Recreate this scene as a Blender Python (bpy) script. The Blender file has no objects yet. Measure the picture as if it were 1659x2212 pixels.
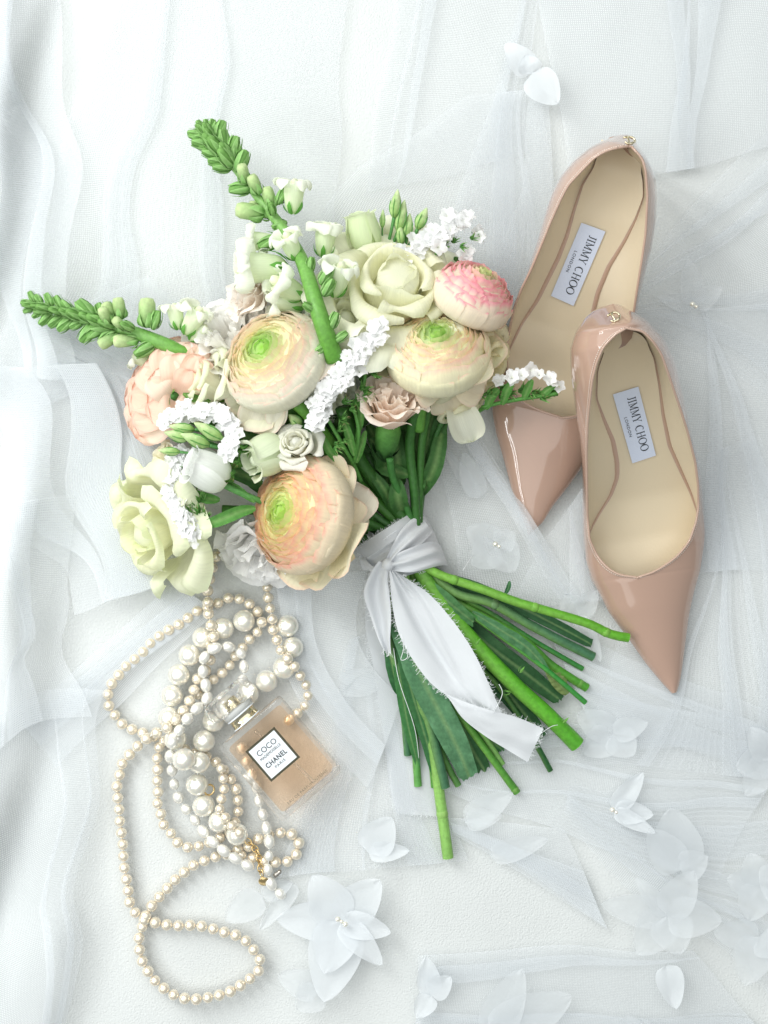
import bpy, math, random
from mathutils import Vector, Matrix, noise as mnoise

# ------------------------------------------------------------------ camera, world, light
H = 3200.0            # camera height above the cloth, in plan units
S = 0.000283          # metres per plan unit
CX, CY = 829.5, 1106.0
scn = bpy.context.scene
C = scn.collection
cam_d = bpy.data.cameras.new('camera')
cam_d.sensor_fit = 'VERTICAL'; cam_d.sensor_height = 36.0
cam_d.lens = 36.0 * H / 2212.0
cam_d.clip_start = 0.01; cam_d.clip_end = 20
cam = bpy.data.objects.new('camera', cam_d); C.objects.link(cam)
cam.location = (0, 0, H * S)
scn.camera = cam

w = bpy.data.worlds.new('World'); scn.world = w; w.use_nodes = True
wb = w.node_tree.nodes['Background']
wb.inputs[0].default_value = (0.87, 0.93, 0.935, 1); wb.inputs[1].default_value = 0.27

def area(name, loc, target, sx, sy, power, col):
    d = bpy.data.lights.new(name, 'AREA'); d.shape = 'RECTANGLE'; d.size = sx; d.size_y = sy
    d.energy = power; d.color = col
    o = bpy.data.objects.new(name, d); C.objects.link(o); o.location = loc
    o.rotation_euler = (Vector(target) - Vector(loc)).to_track_quat('-Z', 'Y').to_euler()
    return o
for wx, wy, sx_, p_ in ((-0.80, 0.58, 0.15, 4.6), (-0.62, 0.76, 0.11, 3.5)):      # two tall panes of the window
    area('window_light', (wx, wy, 0.84), (-0.02, 0.02, 0.0), sx_, 0.95, p_, (0.985, 1.0, 0.98))
for lz_, lx_ in ((0.70, -0.75), (0.60, -0.82)):      # added strip lamps that draw a glossy streak on the far shoe's toe
    area('toe_streak_strip', (lx_, -0.24, lz_), (0.08, 0.02, 0.0), 0.7, 0.035, 0.95, (0.97, 1.0, 1.0))
area('ceiling_bounce', (-0.32, 0.30, 1.25), (-0.05, 0.0, 0.0), 2.6, 2.6, 20.0, (0.985, 1.0, 0.985))

scn.view_settings.view_transform = 'Standard'
scn.view_settings.look = 'None'
scn.view_settings.exposure = 0.35
scn.view_settings.gamma = 1.0
scn.cycles.transparent_max_bounces = 40
scn.cycles.max_bounces = 12
scn.cycles.transmission_bounces = 10

R = random.Random(7)
rnd = lambda a, b: R.uniform(a, b)

# ------------------------------------------------------------------ helpers
def W(x, y, z=0.0):
    """plan point (x right, y down) at height z -> metres"""
    k = (H - z) / H
    return Vector(((x - CX) * k * S, (CY - y) * k * S, z * S))

def smooth(me):
    me.polygons.foreach_set('use_smooth', [True] * len(me.polygons))

class MB:
    """collects geometry with a colour and uv per vertex"""
    def __init__(s): s.v = []; s.f = []; s.c = []; s.uv = []; s.mi = []
    def add(s, vs, fs, col=(1, 1, 1), uvs=None, mi=0):
        n = len(s.v); s.v += [Vector(p) for p in vs]
        s.f += [tuple(i + n for i in f) for f in fs]
        s.mi += [mi] * len(fs)
        s.c += (list(col) if isinstance(col, list) else [col] * len(vs))
        s.uv += (uvs if uvs else [(0, 0)] * len(vs))
        return s
    def merge(s, o, M=None):
        n = len(s.v); s.v += [(M @ p if M else p.copy()) for p in o.v]
        s.f += [tuple(i + n for i in f) for f in o.f]; s.c += o.c; s.uv += o.uv; s.mi += o.mi
        return s
    def mesh(s, name, mats, origin=Vector((0, 0, 0))):
        me = bpy.data.meshes.new(name)
        me.from_pydata([tuple(p - origin) for p in s.v], [], s.f)
        ca = me.color_attributes.new('Col', 'FLOAT_COLOR', 'POINT')
        flat = []
        for c in s.c: flat += [c[0], c[1], c[2], 1.0]
        ca.data.foreach_set('color', flat)
        ul = me.uv_layers.new(name='UVMap')
        lv = [0] * len(me.loops); me.loops.foreach_get('vertex_index', lv)
        fu = []
        for i in lv: fu += [s.uv[i][0], s.uv[i][1]]
        ul.data.foreach_set('uv', fu)
        for m in (mats if isinstance(mats, (list, tuple)) else [mats]): me.materials.append(m)
        if any(s.mi): me.polygons.foreach_set('material_index', s.mi)
        smooth(me); me.update()
        return me

def root(name, label, cat, loc, group=None):
    o = bpy.data.objects.new(name, None); C.objects.link(o)
    o.empty_display_size = 0.01; o.location = loc
    o['label'] = label; o['category'] = cat
    if group: o['group'] = group
    return o
def RL(p):
    """world location of a root or of the root above a part"""
    while p.parent: p = p.parent
    return p.location.copy()
def part(name, mb, mat, parent, label=None, kind=None):
    me = mb.mesh(name, mat, RL(parent))
    o = bpy.data.objects.new(name, me); C.objects.link(o); o.parent = parent
    if label: o['label'] = label
    if kind: o['kind'] = kind
    return o
def inst(name, me, parent, Mw, label=None):
    """linked copy of a mesh (built in metres) placed by world matrix Mw under parent"""
    o = bpy.data.objects.new(name, me); C.objects.link(o); o.parent = parent
    o.matrix_local = Matrix.Translation(-RL(parent)) @ Mw
    if label: o['label'] = label
    return o
def single(name, mb, mat, label, cat, group=None, kind=None):
    org = sum(mb.v, Vector()) / len(mb.v); org.z = 0
    me = mb.mesh(name, mat, org)
    o = bpy.data.objects.new(name, me); C.objects.link(o); o.location = org
    if label: o['label'] = label
    if cat: o['category'] = cat
    if group: o['group'] = group
    if kind: o['kind'] = kind
    return o

def catmull(P, t):
    n = len(P) - 1
    if n == 0: return P[0]
    t = max(0.0, min(0.999999, t)) * n; i = int(t); f = t - i
    g = lambda k: P[max(0, min(n, k))]
    a, b, c, d = g(i - 1), g(i), g(i + 1), g(i + 2)
    r = []
    for q in range(len(b)):
        r.append(0.5 * (2 * b[q] + (c[q] - a[q]) * f + (2 * a[q] - 5 * b[q] + 4 * c[q] - d[q]) * f * f
                        + (3 * b[q] - a[q] - 3 * c[q] + d[q]) * f ** 3))
    return r
def path_samples(P, step):
    """equal-arc samples of a catmull path of plan points"""
    n = (len(P) - 1) * 24
    pts = [catmull(P, i / n) for i in range(n + 1)]
    out = [pts[0]]; acc = 0
    for a, b in zip(pts, pts[1:]):
        d = math.dist(a[:2], b[:2])
        while acc + d >= step:
            f = (step - acc) / d
            a = [a[k] + (b[k] - a[k]) * f for k in range(len(a))]
            out.append(a); d = math.dist(a[:2], b[:2]); acc = 0
        acc += d
    return out
def lerp(a, b, t): return a + (b - a) * t
def mixc(a, b, t):
    t = max(0, min(1, t)); return tuple(a[i] + (b[i] - a[i]) * t for i in range(3))
def axis_m(n, twist=0.0):
    n = Vector(n).normalized()
    q = n.to_track_quat('Z', 'Y')
    return q.to_matrix().to_4x4() @ Matrix.Rotation(twist, 4, 'Z')
def azel(az, el):
    a, e = math.radians(az), math.radians(el)
    return Vector((math.cos(e) * math.cos(a), math.cos(e) * math.sin(a), math.sin(e)))

def tube(P, rad, col, seg=8, n=None, caps=True, colfn=None, world=False, bump=0.0):
    """tube through plan points (x,y,z) (or world metres); rad in plan units: number or list"""
    mb = MB(); n = n or (len(P) - 1) * 5
    pts = []
    for i in range(n + 1):
        p = catmull(P, i / n)
        pts.append(Vector(p) if world else W(*p))
    rl = rad if isinstance(rad, (list, tuple)) else [rad, rad]
    vs = []; cs = []; uvs = []
    up = Vector((0, 0, 1))
    for i, p in enumerate(pts):
        d = (pts[min(n, i + 1)] - pts[max(0, i - 1)])
        d = d.normalized() if d.length > 1e-9 else Vector((1, 0, 0))
        a = d.cross(up); a = a.normalized() if a.length > 1e-5 else Vector((1, 0, 0))
        b = a.cross(d).normalized()
        t = i / n; r = catmull([(q,) for q in rl], t)[0] * S
        for k in range(seg):
            an = 2 * math.pi * k / seg
            rr = r * (1 + bump * mnoise.noise(Vector((t * 30, k * 1.7, rl[0]))))
            vs.append(p + (a * math.cos(an) + b * math.sin(an)) * rr)
            cs.append(colfn(t, k / seg) if colfn else col); uvs.append((k / seg, t * 8))
    fs = []
    for i in range(n):
        for k in range(seg):
            k2 = (k + 1) % seg
            fs.append((i * seg + k, i * seg + k2, (i + 1) * seg + k2, (i + 1) * seg + k))
    if caps:
        fs.append(tuple(range(seg - 1, -1, -1))); fs.append(tuple(n * seg + k for k in range(seg)))
    return mb.add(vs, fs, cs, uvs)

def leaf(P, wid, col, col2=None, nl=14, nw=6, fold=0.35, wav=0.0, tip=True, cut=False, seed=0):
    """leaf strip along plan points; wid max half width; fold lifts edges"""
    mb = MB(); vs = []; cs = []; uvs = []
    col2 = col2 or col
    for i in range(nl + 1):
        t = i / nl; p = Vector(catmull(P, t)); q = Vector(catmull(P, min(1, t + .02))); q0 = Vector(catmull(P, max(0, t - .02)))
        d = q - q0; s = Vector((-d.y, d.x, 0)); s = s.normalized() if s.length > 1e-6 else Vector((1, 0, 0))
        ww = wid * (math.sin(math.pi * min(1, (t * 0.9 + 0.05))) ** 0.7 if tip else (0.55 + 0.45 * math.sin(math.pi * min(1, .15 + t * .8))))
        if cut and i == nl: ww *= 0.95
        for j in range(nw + 1):
            v = 2 * j / nw - 1
            e = ww * v * (1 + 0.10 * mnoise.noise(Vector((t * 9, v, seed))) * abs(v))
            zz = p.z + abs(v) * ww * fold + wav * math.sin(t * 40 + v * 3 + seed) * abs(v) + wav * 1.2 * mnoise.noise(Vector((t * 14, v * 3, seed * 3.1)))
            jag = (rnd(-6, 6) if (cut and i == nl) else 0)
            vs.append(W(p.x + s.x * e + jag * .2, p.y + s.y * e + jag, max(2, zz)))
            k = abs(v) < 0.12
            cs.append(mixc(col, col2, 0.5 + 0.5 * mnoise.noise(Vector((t * 6, v * 2, seed)))) if not k else mixc(col2, (0.35, 0.5, 0.2), 0.35))
            uvs.append((v, t * 3))
    fs = [(i * (nw + 1) + j, i * (nw + 1) + j + 1, (i + 1) * (nw + 1) + j + 1, (i + 1) * (nw + 1) + j) for i in range(nl) for j in range(nw)]
    return mb.add(vs, fs, cs, uvs)

def lathe(prof, seg, col, colfn=None):
    """prof [(r,z)] in plan units -> MB in metres round z axis"""
    vs = []; cs = []; uvs = []
    for i, (r, z) in enumerate(prof):
        for k in range(seg):
            a = 2 * math.pi * k / seg
            vs.append(Vector((r * math.cos(a), r * math.sin(a), z)) * S)
            cs.append(colfn(i / (len(prof) - 1), k / seg) if colfn else col); uvs.append((k / seg * 6, i / (len(prof) - 1)))
    fs = [(i * seg + k, i * seg + (k + 1) % seg, (i + 1) * seg + (k + 1) % seg, (i + 1) * seg + k) for i in range(len(prof) - 1) for k in range(seg)]
    if prof[-1][0] > 0.01: fs.append(tuple((len(prof) - 1) * seg + k for k in range(seg)))
    if prof[0][0] > 0.01: fs.append(tuple(range(seg - 1, -1, -1)))
    return MB().add(vs, fs, cs, uvs)

# ------------------------------------------------------------------ materials
def mat(name):
    m = bpy.data.materials.new(name); m.use_nodes = True
    nt = m.node_tree; nt.nodes.clear()
    out = nt.nodes.new('ShaderNodeOutputMaterial')
    return m, nt, out
def N(nt, t, **kw):
    n = nt.nodes.new(t)
    for k, v in kw.items():
        if k in n.inputs: n.inputs[k].default_value = v
        else: setattr(n, k, v)
    return n
def L(nt, a, b): nt.links.new(a, b)
def principled(name, col, rough, **kw):
    m, nt, out = mat(name)
    p = N(nt, 'ShaderNodeBsdfPrincipled'); p.inputs['Base Color'].default_value = (*col, 1); p.inputs['Roughness'].default_value = rough
    for k, v in kw.items(): p.inputs[k.replace('_', ' ')].default_value = v
    L(nt, p.outputs[0], out.inputs[0])
    return m, nt, p
def bump_from(nt, p, scale, strength, dist, coord='Object', detail=4, vec=None, ntype='ShaderNodeTexNoise'):
    tc = N(nt, 'ShaderNodeTexCoord'); no = N(nt, ntype); no.inputs['Scale'].default_value = scale
    if 'Detail' in no.inputs: no.inputs['Detail'].default_value = detail
    b = N(nt, 'ShaderNodeBump', Strength=strength, Distance=dist)
    if vec:
        mp = N(nt, 'ShaderNodeMapping'); mp.inputs['Scale'].default_value = vec
        L(nt, tc.outputs[coord], mp.inputs[0]); L(nt, mp.outputs[0], no.inputs[0])
    else: L(nt, tc.outputs[coord], no.inputs[0])
    L(nt, no.outputs[0], b.inputs['Height']); L(nt, b.outputs[0], p.inputs['Normal'])
    return no, b

def mk_petal():
    m, nt, out = mat('petal')
    at = N(nt, 'ShaderNodeAttribute', attribute_name='Col')
    tc = N(nt, 'ShaderNodeTexCoord'); mp = N(nt, 'ShaderNodeMapping'); mp.inputs['Scale'].default_value = (14, 1.6, 1)
    L(nt, tc.outputs['UV'], mp.inputs[0])
    no = N(nt, 'ShaderNodeTexNoise', Scale=1.6, Detail=3.0); L(nt, mp.outputs[0], no.inputs[0])
    mr = N(nt, 'ShaderNodeMapRange'); mr.inputs['From Min'].default_value = .3; mr.inputs['From Max'].default_value = .7
    mr.inputs['To Min'].default_value = .95; mr.inputs['To Max'].default_value = 1.05
    L(nt, no.outputs[0], mr.inputs[0])
    vm = N(nt, 'ShaderNodeVectorMath', operation='SCALE'); L(nt, at.outputs['Color'], vm.inputs[0]); L(nt, mr.outputs[0], vm.inputs['Scale'])
    bp = N(nt, 'ShaderNodeBump', Strength=0.25, Distance=0.0006); L(nt, no.outputs[0], bp.inputs['Height'])
    p = N(nt, 'ShaderNodeBsdfPrincipled', Roughness=0.55)
    p.inputs['Specular IOR Level'].default_value = 0.25
    p.inputs['Sheen Weight'].default_value = 0.12
    L(nt, vm.outputs[0], p.inputs['Base Color']); L(nt, bp.outputs[0], p.inputs['Normal'])
    tr = N(nt, 'ShaderNodeBsdfTranslucent'); L(nt, vm.outputs[0], tr.inputs[0])
    mx = N(nt, 'ShaderNodeMixShader', Fac=0.38); L(nt, p.outputs[0], mx.inputs[1]); L(nt, tr.outputs[0], mx.inputs[2])
    L(nt, mx.outputs[0], out.inputs[0])
    return m
def mk_green(name, rough, trans, bumps):
    m, nt, out = mat(name)
    at = N(nt, 'ShaderNodeAttribute', attribute_name='Col')
    tc = N(nt, 'ShaderNodeTexCoord')
    no = N(nt, 'ShaderNodeTexNoise', Scale=420.0, Detail=5.0); L(nt, tc.outputs['Object'], no.inputs[0])
    mr = N(nt, 'ShaderNodeMapRange'); mr.inputs['From Min'].default_value = .3; mr.inputs['From Max'].default_value = .7
    mr.inputs['To Min'].default_value = .82; mr.inputs['To Max'].default_value = 1.15
    L(nt, no.outputs[0], mr.inputs[0])
    vm = N(nt, 'ShaderNodeVectorMath', operation='SCALE'); L(nt, at.outputs['Color'], vm.inputs[0]); L(nt, mr.outputs[0], vm.inputs['Scale'])
    mp = N(nt, 'ShaderNodeMapping'); mp.inputs['Scale'].default_value = (9, 1, 1); L(nt, tc.outputs['UV'], mp.inputs[0])
    n2 = N(nt, 'ShaderNodeTexNoise', Scale=3.0, Detail=3.0); L(nt, mp.outputs[0], n2.inputs[0])
    bp = N(nt, 'ShaderNodeBump', Strength=bumps, Distance=0.0008); L(nt, n2.outputs[0], bp.inputs['Height'])
    p = N(nt, 'ShaderNodeBsdfPrincipled', Roughness=rough); p.inputs['Specular IOR Level'].default_value = 0.4
    L(nt, vm.outputs[0], p.inputs['Base Color']); L(nt, bp.outputs[0], p.inputs['Normal'])
    tr = N(nt, 'ShaderNodeBsdfTranslucent'); L(nt, vm.outputs[0], tr.inputs[0])
    mx = N(nt, 'ShaderNodeMixShader', Fac=trans); L(nt, p.outputs[0], mx.inputs[1]); L(nt, tr.outputs[0], mx.inputs[2])
    L(nt, mx.outputs[0], out.inputs[0])
    return m
def mk_veil(name, alpha, net=0.5, trl=0.14, cell=950.0, col=(0.80, 0.83, 0.855)):
    """sheer cloth: woven threads that are opaque, holes that let light through"""
    m, nt, out = mat(name)
    tc = N(nt, 'ShaderNodeTexCoord')
    vo = N(nt, 'ShaderNodeTexVoronoi', Scale=cell / 10.0, feature='DISTANCE_TO_EDGE'); vo.inputs['Randomness'].default_value = 0.15
    L(nt, tc.outputs['UV'], vo.inputs['Vector'])
    mr = N(nt, 'ShaderNodeMapRange'); mr.inputs['From Min'].default_value = .05; mr.inputs['From Max'].default_value = .30
    mr.inputs['To Min'].default_value = min(1, alpha * (1 + net)); mr.inputs['To Max'].default_value = alpha * (1 - net * .7)
    L(nt, vo.outputs['Distance'], mr.inputs[0])
    d = N(nt, 'ShaderNodeBsdfDiffuse'); d.inputs[0].default_value = (*col, 1)
    t = N(nt, 'ShaderNodeBsdfTranslucent'); t.inputs[0].default_value = (*col, 1)
    mx = N(nt, 'ShaderNodeMixShader', Fac=trl); L(nt, d.outputs[0], mx.inputs[1]); L(nt, t.outputs[0], mx.inputs[2])
    tp = N(nt, 'ShaderNodeBsdfTransparent')
    m2 = N(nt, 'ShaderNodeMixShader'); L(nt, mr.outputs[0], m2.inputs[0]); L(nt, tp.outputs[0], m2.inputs[1]); L(nt, mx.outputs[0], m2.inputs[2])
    L(nt, m2.outputs[0], out.inputs[0])
    return m
def mk_ribbon(name, alpha):
    m, nt, out = mat(name)
    p = N(nt, 'ShaderNodeBsdfPrincipled', Roughness=0.7); p.inputs['Base Color'].default_value = (0.80, 0.82, 0.845, 1)
    p.inputs['Sheen Weight'].default_value = 0.3
    tc = N(nt, 'ShaderNodeTexCoord')
    no = N(nt, 'ShaderNodeTexNoise', Scale=1600.0, Detail=2.0); L(nt, tc.outputs['Object'], no.inputs[0])
    n2 = N(nt, 'ShaderNodeTexNoise', Scale=60.0, Detail=3.0); L(nt, tc.outputs['Object'], n2.inputs[0])
    ad = N(nt, 'ShaderNodeMath', operation='MULTIPLY_ADD'); L(nt, n2.outputs[0], ad.inputs[0]); ad.inputs[1].default_value = 2.0; L(nt, no.outputs[0], ad.inputs[2])
    b = N(nt, 'ShaderNodeBump', Strength=0.35, Distance=0.0006); L(nt, ad.outputs[0], b.inputs['Height']); L(nt, b.outputs[0], p.inputs['Normal'])
    t = N(nt, 'ShaderNodeBsdfTranslucent'); t.inputs[0].default_value = (0.80, 0.82, 0.845, 1)
    mx = N(nt, 'ShaderNodeMixShader', Fac=0.14); L(nt, p.outputs[0], mx.inputs[1]); L(nt, t.outputs[0], mx.inputs[2])
    tp = N(nt, 'ShaderNodeBsdfTransparent')
    m2 = N(nt, 'ShaderNodeMixShader', Fac=alpha); L(nt, tp.outputs[0], m2.inputs[1]); L(nt, mx.outputs[0], m2.inputs[2])
    L(nt, m2.outputs[0], out.inputs[0])
    return m
PETAL = mk_petal()
GREEN = mk_green('stem_green', 0.42, 0.08, 0.3)
LEAF = mk_green('leaf_green', 0.5, 0.25, 0.5)
SEPAL = mk_green('sepal_green', 0.6, 0.2, 0.3)
TULLE = mk_veil('tulle', 0.17, 0.7)
TULLE2 = mk_veil('tulle_dense', 0.27, 0.6)
SOFT = mk_veil('tulle_gathered', 0.28, 0.25)
ORGANZA = mk_veil('organza', 0.34, 0.15, 0.2, cell=1900, col=(0.82, 0.85, 0.875))
RIBBON = mk_ribbon('chiffon', 0.91)
SHEER = mk_ribbon('sheer_chiffon', 0.55)
THREAD, _, _ = principled('thread', (0.85, 0.87, 0.88), 0.8)
def mk_cloth():
    m, nt, p = principled('crepe_cloth', (0.65, 0.668, 0.662), 0.85)
    p.inputs['Sheen Weight'].default_value = 0.2
    bump_from(nt, p, 900.0, 0.6, 0.0010, detail=3)
    return m
CLOTH = mk_cloth()
def mk_patent():
    m, nt, p = principled('patent_leather', (0.45, 0.296, 0.228), 0.10)
    p.inputs['Coat Weight'].default_value = 0.8; p.inputs['Coat Roughness'].default_value = 0.04
    bump_from(nt, p, 26.0, 0.05, 0.002, detail=2)
    return m
PATENT = mk_patent()
PATENT_EDGE, _, _ = principled('patent_binding', (0.50, 0.345, 0.27), 0.22, Coat_Weight=0.4)
def mk_lining():
    m, nt, p = principled('lining_leather', (0.69, 0.59, 0.43), 0.33)
    p.inputs['Specular IOR Level'].default_value = 0.4
    bump_from(nt, p, 700.0, 0.12, 0.0005, detail=3)
    return m
LINING = mk_lining()
SATIN, snt, sp = principled('satin_label', (0.62, 0.68, 0.82), 0.5); sp.inputs['Sheen Weight'].default_value = .3
bump_from(snt, sp, 1500.0, 0.15, 0.0004)
INK, _, _ = principled('black_ink', (0.015, 0.02, 0.025), 0.6)
GOLD, _, _ = principled('gold', (0.80, 0.60, 0.30), 0.18, Metallic=1.0)
PALEGOLD, _, _ = principled('pale_gold', (0.78, 0.70, 0.50), 0.15, Metallic=1.0)
STEEL, _, _ = principled('clasp_metal', (0.45, 0.42, 0.38), 0.3, Metallic=1.0)
def mk_pearl(name, col, edge):
    m, nt, p = principled(name, col, 0.16)
    p.inputs['Coat Weight'].default_value = 1.0; p.inputs['Coat Roughness'].default_value = 0.07; p.inputs['Coat IOR'].default_value = 1.6
    p.inputs['Sheen Weight'].default_value = 0.25
    p.inputs['Subsurface Weight'].default_value = 0.15; p.inputs['Subsurface Radius'].default_value = (0.003, 0.002, 0.0015)
    p.inputs['Metallic'].default_value = 0.45
    return m
PEARL = mk_pearl('pearl', (0.86, 0.77, 0.62), None)
PEARLBIG = mk_pearl('pearl_big', (0.92, 0.89, 0.79), None)
m_, nt_, p_ = principled('freshwater_pearl', (0.88, 0.86, 0.80), 0.25, Metallic=0.35, Coat_Weight=1.0, Coat_Roughness=0.1)
bump_from(nt_, p_, 5.0, 0.35, 0.001, coord='Object', vec=(0.2, 0.2, 260))
PEARLBAR = m_
def mk_glass(name, col, rough, mixf, ior=1.45):
    m, nt, out = mat(name)
    g = N(nt, 'ShaderNodeBsdfGlass', Roughness=rough, IOR=ior); g.inputs[0].default_value = (*col, 1)
    t = N(nt, 'ShaderNodeBsdfTransparent'); t.inputs[0].default_value = (*col, 1)
    mx = N(nt, 'ShaderNodeMixShader', Fac=mixf); L(nt, g.outputs[0], mx.inputs[1]); L(nt, t.outputs[0], mx.inputs[2])
    L(nt, mx.outputs[0], out.inputs[0]); return m
GLASS = mk_glass('bottle_glass', (1.0, 1.0, 1.0), 0.0, 0.55, 1.40)
CAPGLASS = mk_glass('cap_glass', (0.99, 0.99, 1.0), 0.0, 0.35, 1.45)
PERFUME = mk_glass('perfume_liquid', (1.0, 0.905, 0.81), 0.0, 1.0, 1.05)
FROST, _, _ = principled('frosted_plastic', (0.85, 0.86, 0.84), 0.35, Transmission_Weight=0.5)
PAPER, pnt, pp = principled('bottle_label', (0.80, 0.84, 0.88), 0.6)
BORDER, _, _ = principled('label_border', (0.045, 0.04, 0.015), 0.3)

# ------------------------------------------------------------------ setting: the cloth
def ground_h(x, y):
    h = 4 * mnoise.noise(Vector((x * .004, y * .004, 1))) + 2.0 * mnoise.noise(Vector((x * .013, y * .011, 4)))
    a = max(0.0, min(1.0, (270 - x + 60 * mnoise.noise(Vector((0, y * .003, 9)))) / 260.0))
    if a > 0:
        wv = x + 0.20 * y + 60 * mnoise.noise(Vector((x * .002, y * .0022, 3)))
        h += a * a * (26 * math.sin(wv * .026) + 6 * math.sin(wv * .061 + 1.7 + y * .002) + 40 + 40 * mnoise.noise(Vector((x * .004, y * .0035, 12))))
    b = max(0.0, min(1.0, (y - 1950) / 260.0)) * max(0, min(1, (1150 - x) / 600.0))
    h += b * 20 * mnoise.noise(Vector((x * .006, y * .003, 22)))
    r = max(0.0, min(1.0, (x - 1350) / 300.0))
    h += r * 9 * mnoise.noise(Vector((x * .008, y * .003, 30)))
    return h - 8
def build_ground():
    mb = MB(); x0, x1, y0, y1 = -1500, 3200, -1500, 3700; nx, ny = 235, 260
    def stretch(t, a, b, lo, hi):  # denser inside the picture
        return a + (b - a) * t
    vs = []; uv = []
    for j in range(ny + 1):
        for i in range(nx + 1):
            x = x0 + (x1 - x0) * i / nx; y = y0 + (y1 - y0) * j / ny
            vs.append(W(x, y, ground_h(x, y))); uv.append((x * S, y * S))
    fs = [(j * (nx + 1) + i, (j + 1) * (nx + 1) + i, (j + 1) * (nx + 1) + i + 1, j * (nx + 1) + i + 1) for j in range(ny) for i in range(nx)]
    mb.add(vs, fs, (1, 1, 1), uv)
    o = single('cloth_surface', mb, CLOTH, None, None, kind='structure')
build_ground()

# ------------------------------------------------------------------ tulle
def veil(name, label, quad, folds=5, amp=0.9, z=8, zamp=10, m=None, seed=1, nu=60, nv=30, warp=14, curve=0.0, hem=True, lift=None, group='tulle layers spread on the cloth', scal=0.0):
    """quad = 4 plan corners: a0,a1 (start edge) b0,b1 (end edge). Tucks run from a to b: the cloth doubles back on
    itself over a width that changes along each tuck, so they taper to points as real tulle folds do."""
    a0, a1, b0, b1 = quad; m = m or TULLE
    rr = random.Random(seed)
    La = (math.dist(a0, a1) + math.dist(b0, b1)) / 2
    cs_ = sorted(rr.uniform(.06, .94) for _ in range(folds))
    knots = [(0, 0, 0)]
    for c in cs_:
        d = rr.uniform(-.10, .10) * (1 if amp < 1 else 1.6)
        w0 = rr.uniform(4, 34) * amp / La; w1 = rr.uniform(4, 34) * amp / La
        if rr.random() < .45: w0 *= .08
        elif rr.random() < .5: w1 *= .08
        c0, c1 = min(.97, max(.03, c + d)), min(.97, max(.03, c - d))
        knots.append((c0 + w0, c1 + w1, 1)); knots.append((c0 - w0, c1 - w1, 2))
    knots.append((1, 1, 0))
    cols = []; brk = []
    for k, (p, q) in enumerate(zip(knots, knots[1:])):
        n = 2 if (p[2] == 1 and q[2] == 2) else 9
        for i in range(n):
            f = i / n; lay = lerp({0: 0, 1: 1.6, 2: 3.0}[p[2]] if p[2] != 2 else 3.0, {0: 0, 1: 1.6, 2: 3.0}[q[2]] if q[2] != 1 else 0.0, f)
            if p[2] == 1 and q[2] == 2: lay = lerp(1.2, 2.4, f)
            cols.append((lerp(p[0], q[0], f), lerp(p[1], q[1], f), lay))
        cols.append((q[0], q[1], (2.4 if p[2] == 1 and q[2] == 2 else ({0: 0, 1: 1.2, 2: 3.0}[q[2]])))); brk.append(len(cols) - 1)
    nu = len(cols) - 1; vs = []; uv = []; arc = 0; ang = rr.uniform(0, 1.5)
    for i, (p0, p1, lay) in enumerate(cols):
        if i: arc += abs(p0 - cols[i - 1][0])
        for j in range(nv + 1):
            t = j / nv; sp_ = lerp(p0, p1, t)
            ax = lerp(a0[0], a1[0], sp_), lerp(a0[1], a1[1], sp_)
            bx = lerp(b0[0], b1[0], sp_), lerp(b0[1], b1[1], sp_)
            x = lerp(ax[0], bx[0], t); y = lerp(ax[1], bx[1], t)
            dx, dy = bx[0] - ax[0], bx[1] - ax[1]; ll = math.hypot(dx, dy) + 1e-6
            bow = curve * math.sin(math.pi * t)
            x += -dy / ll * bow; y += dx / ll * bow
            ox = warp * mnoise.noise(Vector((x * .004, y * .004, seed))) * 2.2; oy = warp * mnoise.noise(Vector((x * .004, y * .004, seed + 50))) * 2.2
            ox += warp * .2 * mnoise.noise(Vector((x * .010, y * .010, seed + 9))); oy += warp * .2 * mnoise.noise(Vector((x * .010, y * .010, seed + 70)))
            x += ox; y += oy
            zz = z * .5 + (seed % 7) * 1.3 + lay * (2.2 if m is SOFT else .8) + (34 if m is SOFT else 5) * (.5 + mnoise.noise(Vector((x * .0045, y * .0035, 1.7)))) + 1.2 * mnoise.noise(Vector((x * .02, y * .013, 2.7)))
            if lift: zz += lift(x, y)
            zz = max(zz, 3) + ground_h(x, y) + 6
            vs.append(W(x, y, zz)); uv.append((arc * La * S * 10 + seed, t * ll * S * 10))
    fs = [(i * (nv + 1) + j, i * (nv + 1) + j + 1, (i + 1) * (nv + 1) + j + 1, (i + 1) * (nv + 1) + j) for i in range(nu) if i not in brk for j in range(nv)]
    mb = MB().add(vs, fs, (1, 1, 1), uv)
    def strip(ii, jj, wd_):
        e = [vs[ii * (nv + 1) + j] for j in range(nv + 1)]; inn = [vs[jj * (nv + 1) + j] for j in range(nv + 1)]
        v2 = []; u2 = []
        for p, q in zip(e, inn):
            d = (q - p); d.z = 0; d = d.normalized() if d.length > 1e-9 else Vector((1, 0, 0))
            v2 += [p + Vector((0, 0, .0003)), p + d * (wd_ * S) + Vector((0, 0, .0004))]; u2 += [(0, 0), (0.02, 0.0)]
        mb.add(v2, [(2 * j, 2 * j + 1, 2 * j + 3, 2 * j + 2) for j in range(nv)], (1, 1, 1), u2)
    if hem and m is not SOFT: strip(0, 1, 1.5); strip(nu, nu - 1, 1.5)
    return single(name, mb, m, label, 'tulle', group)

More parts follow.
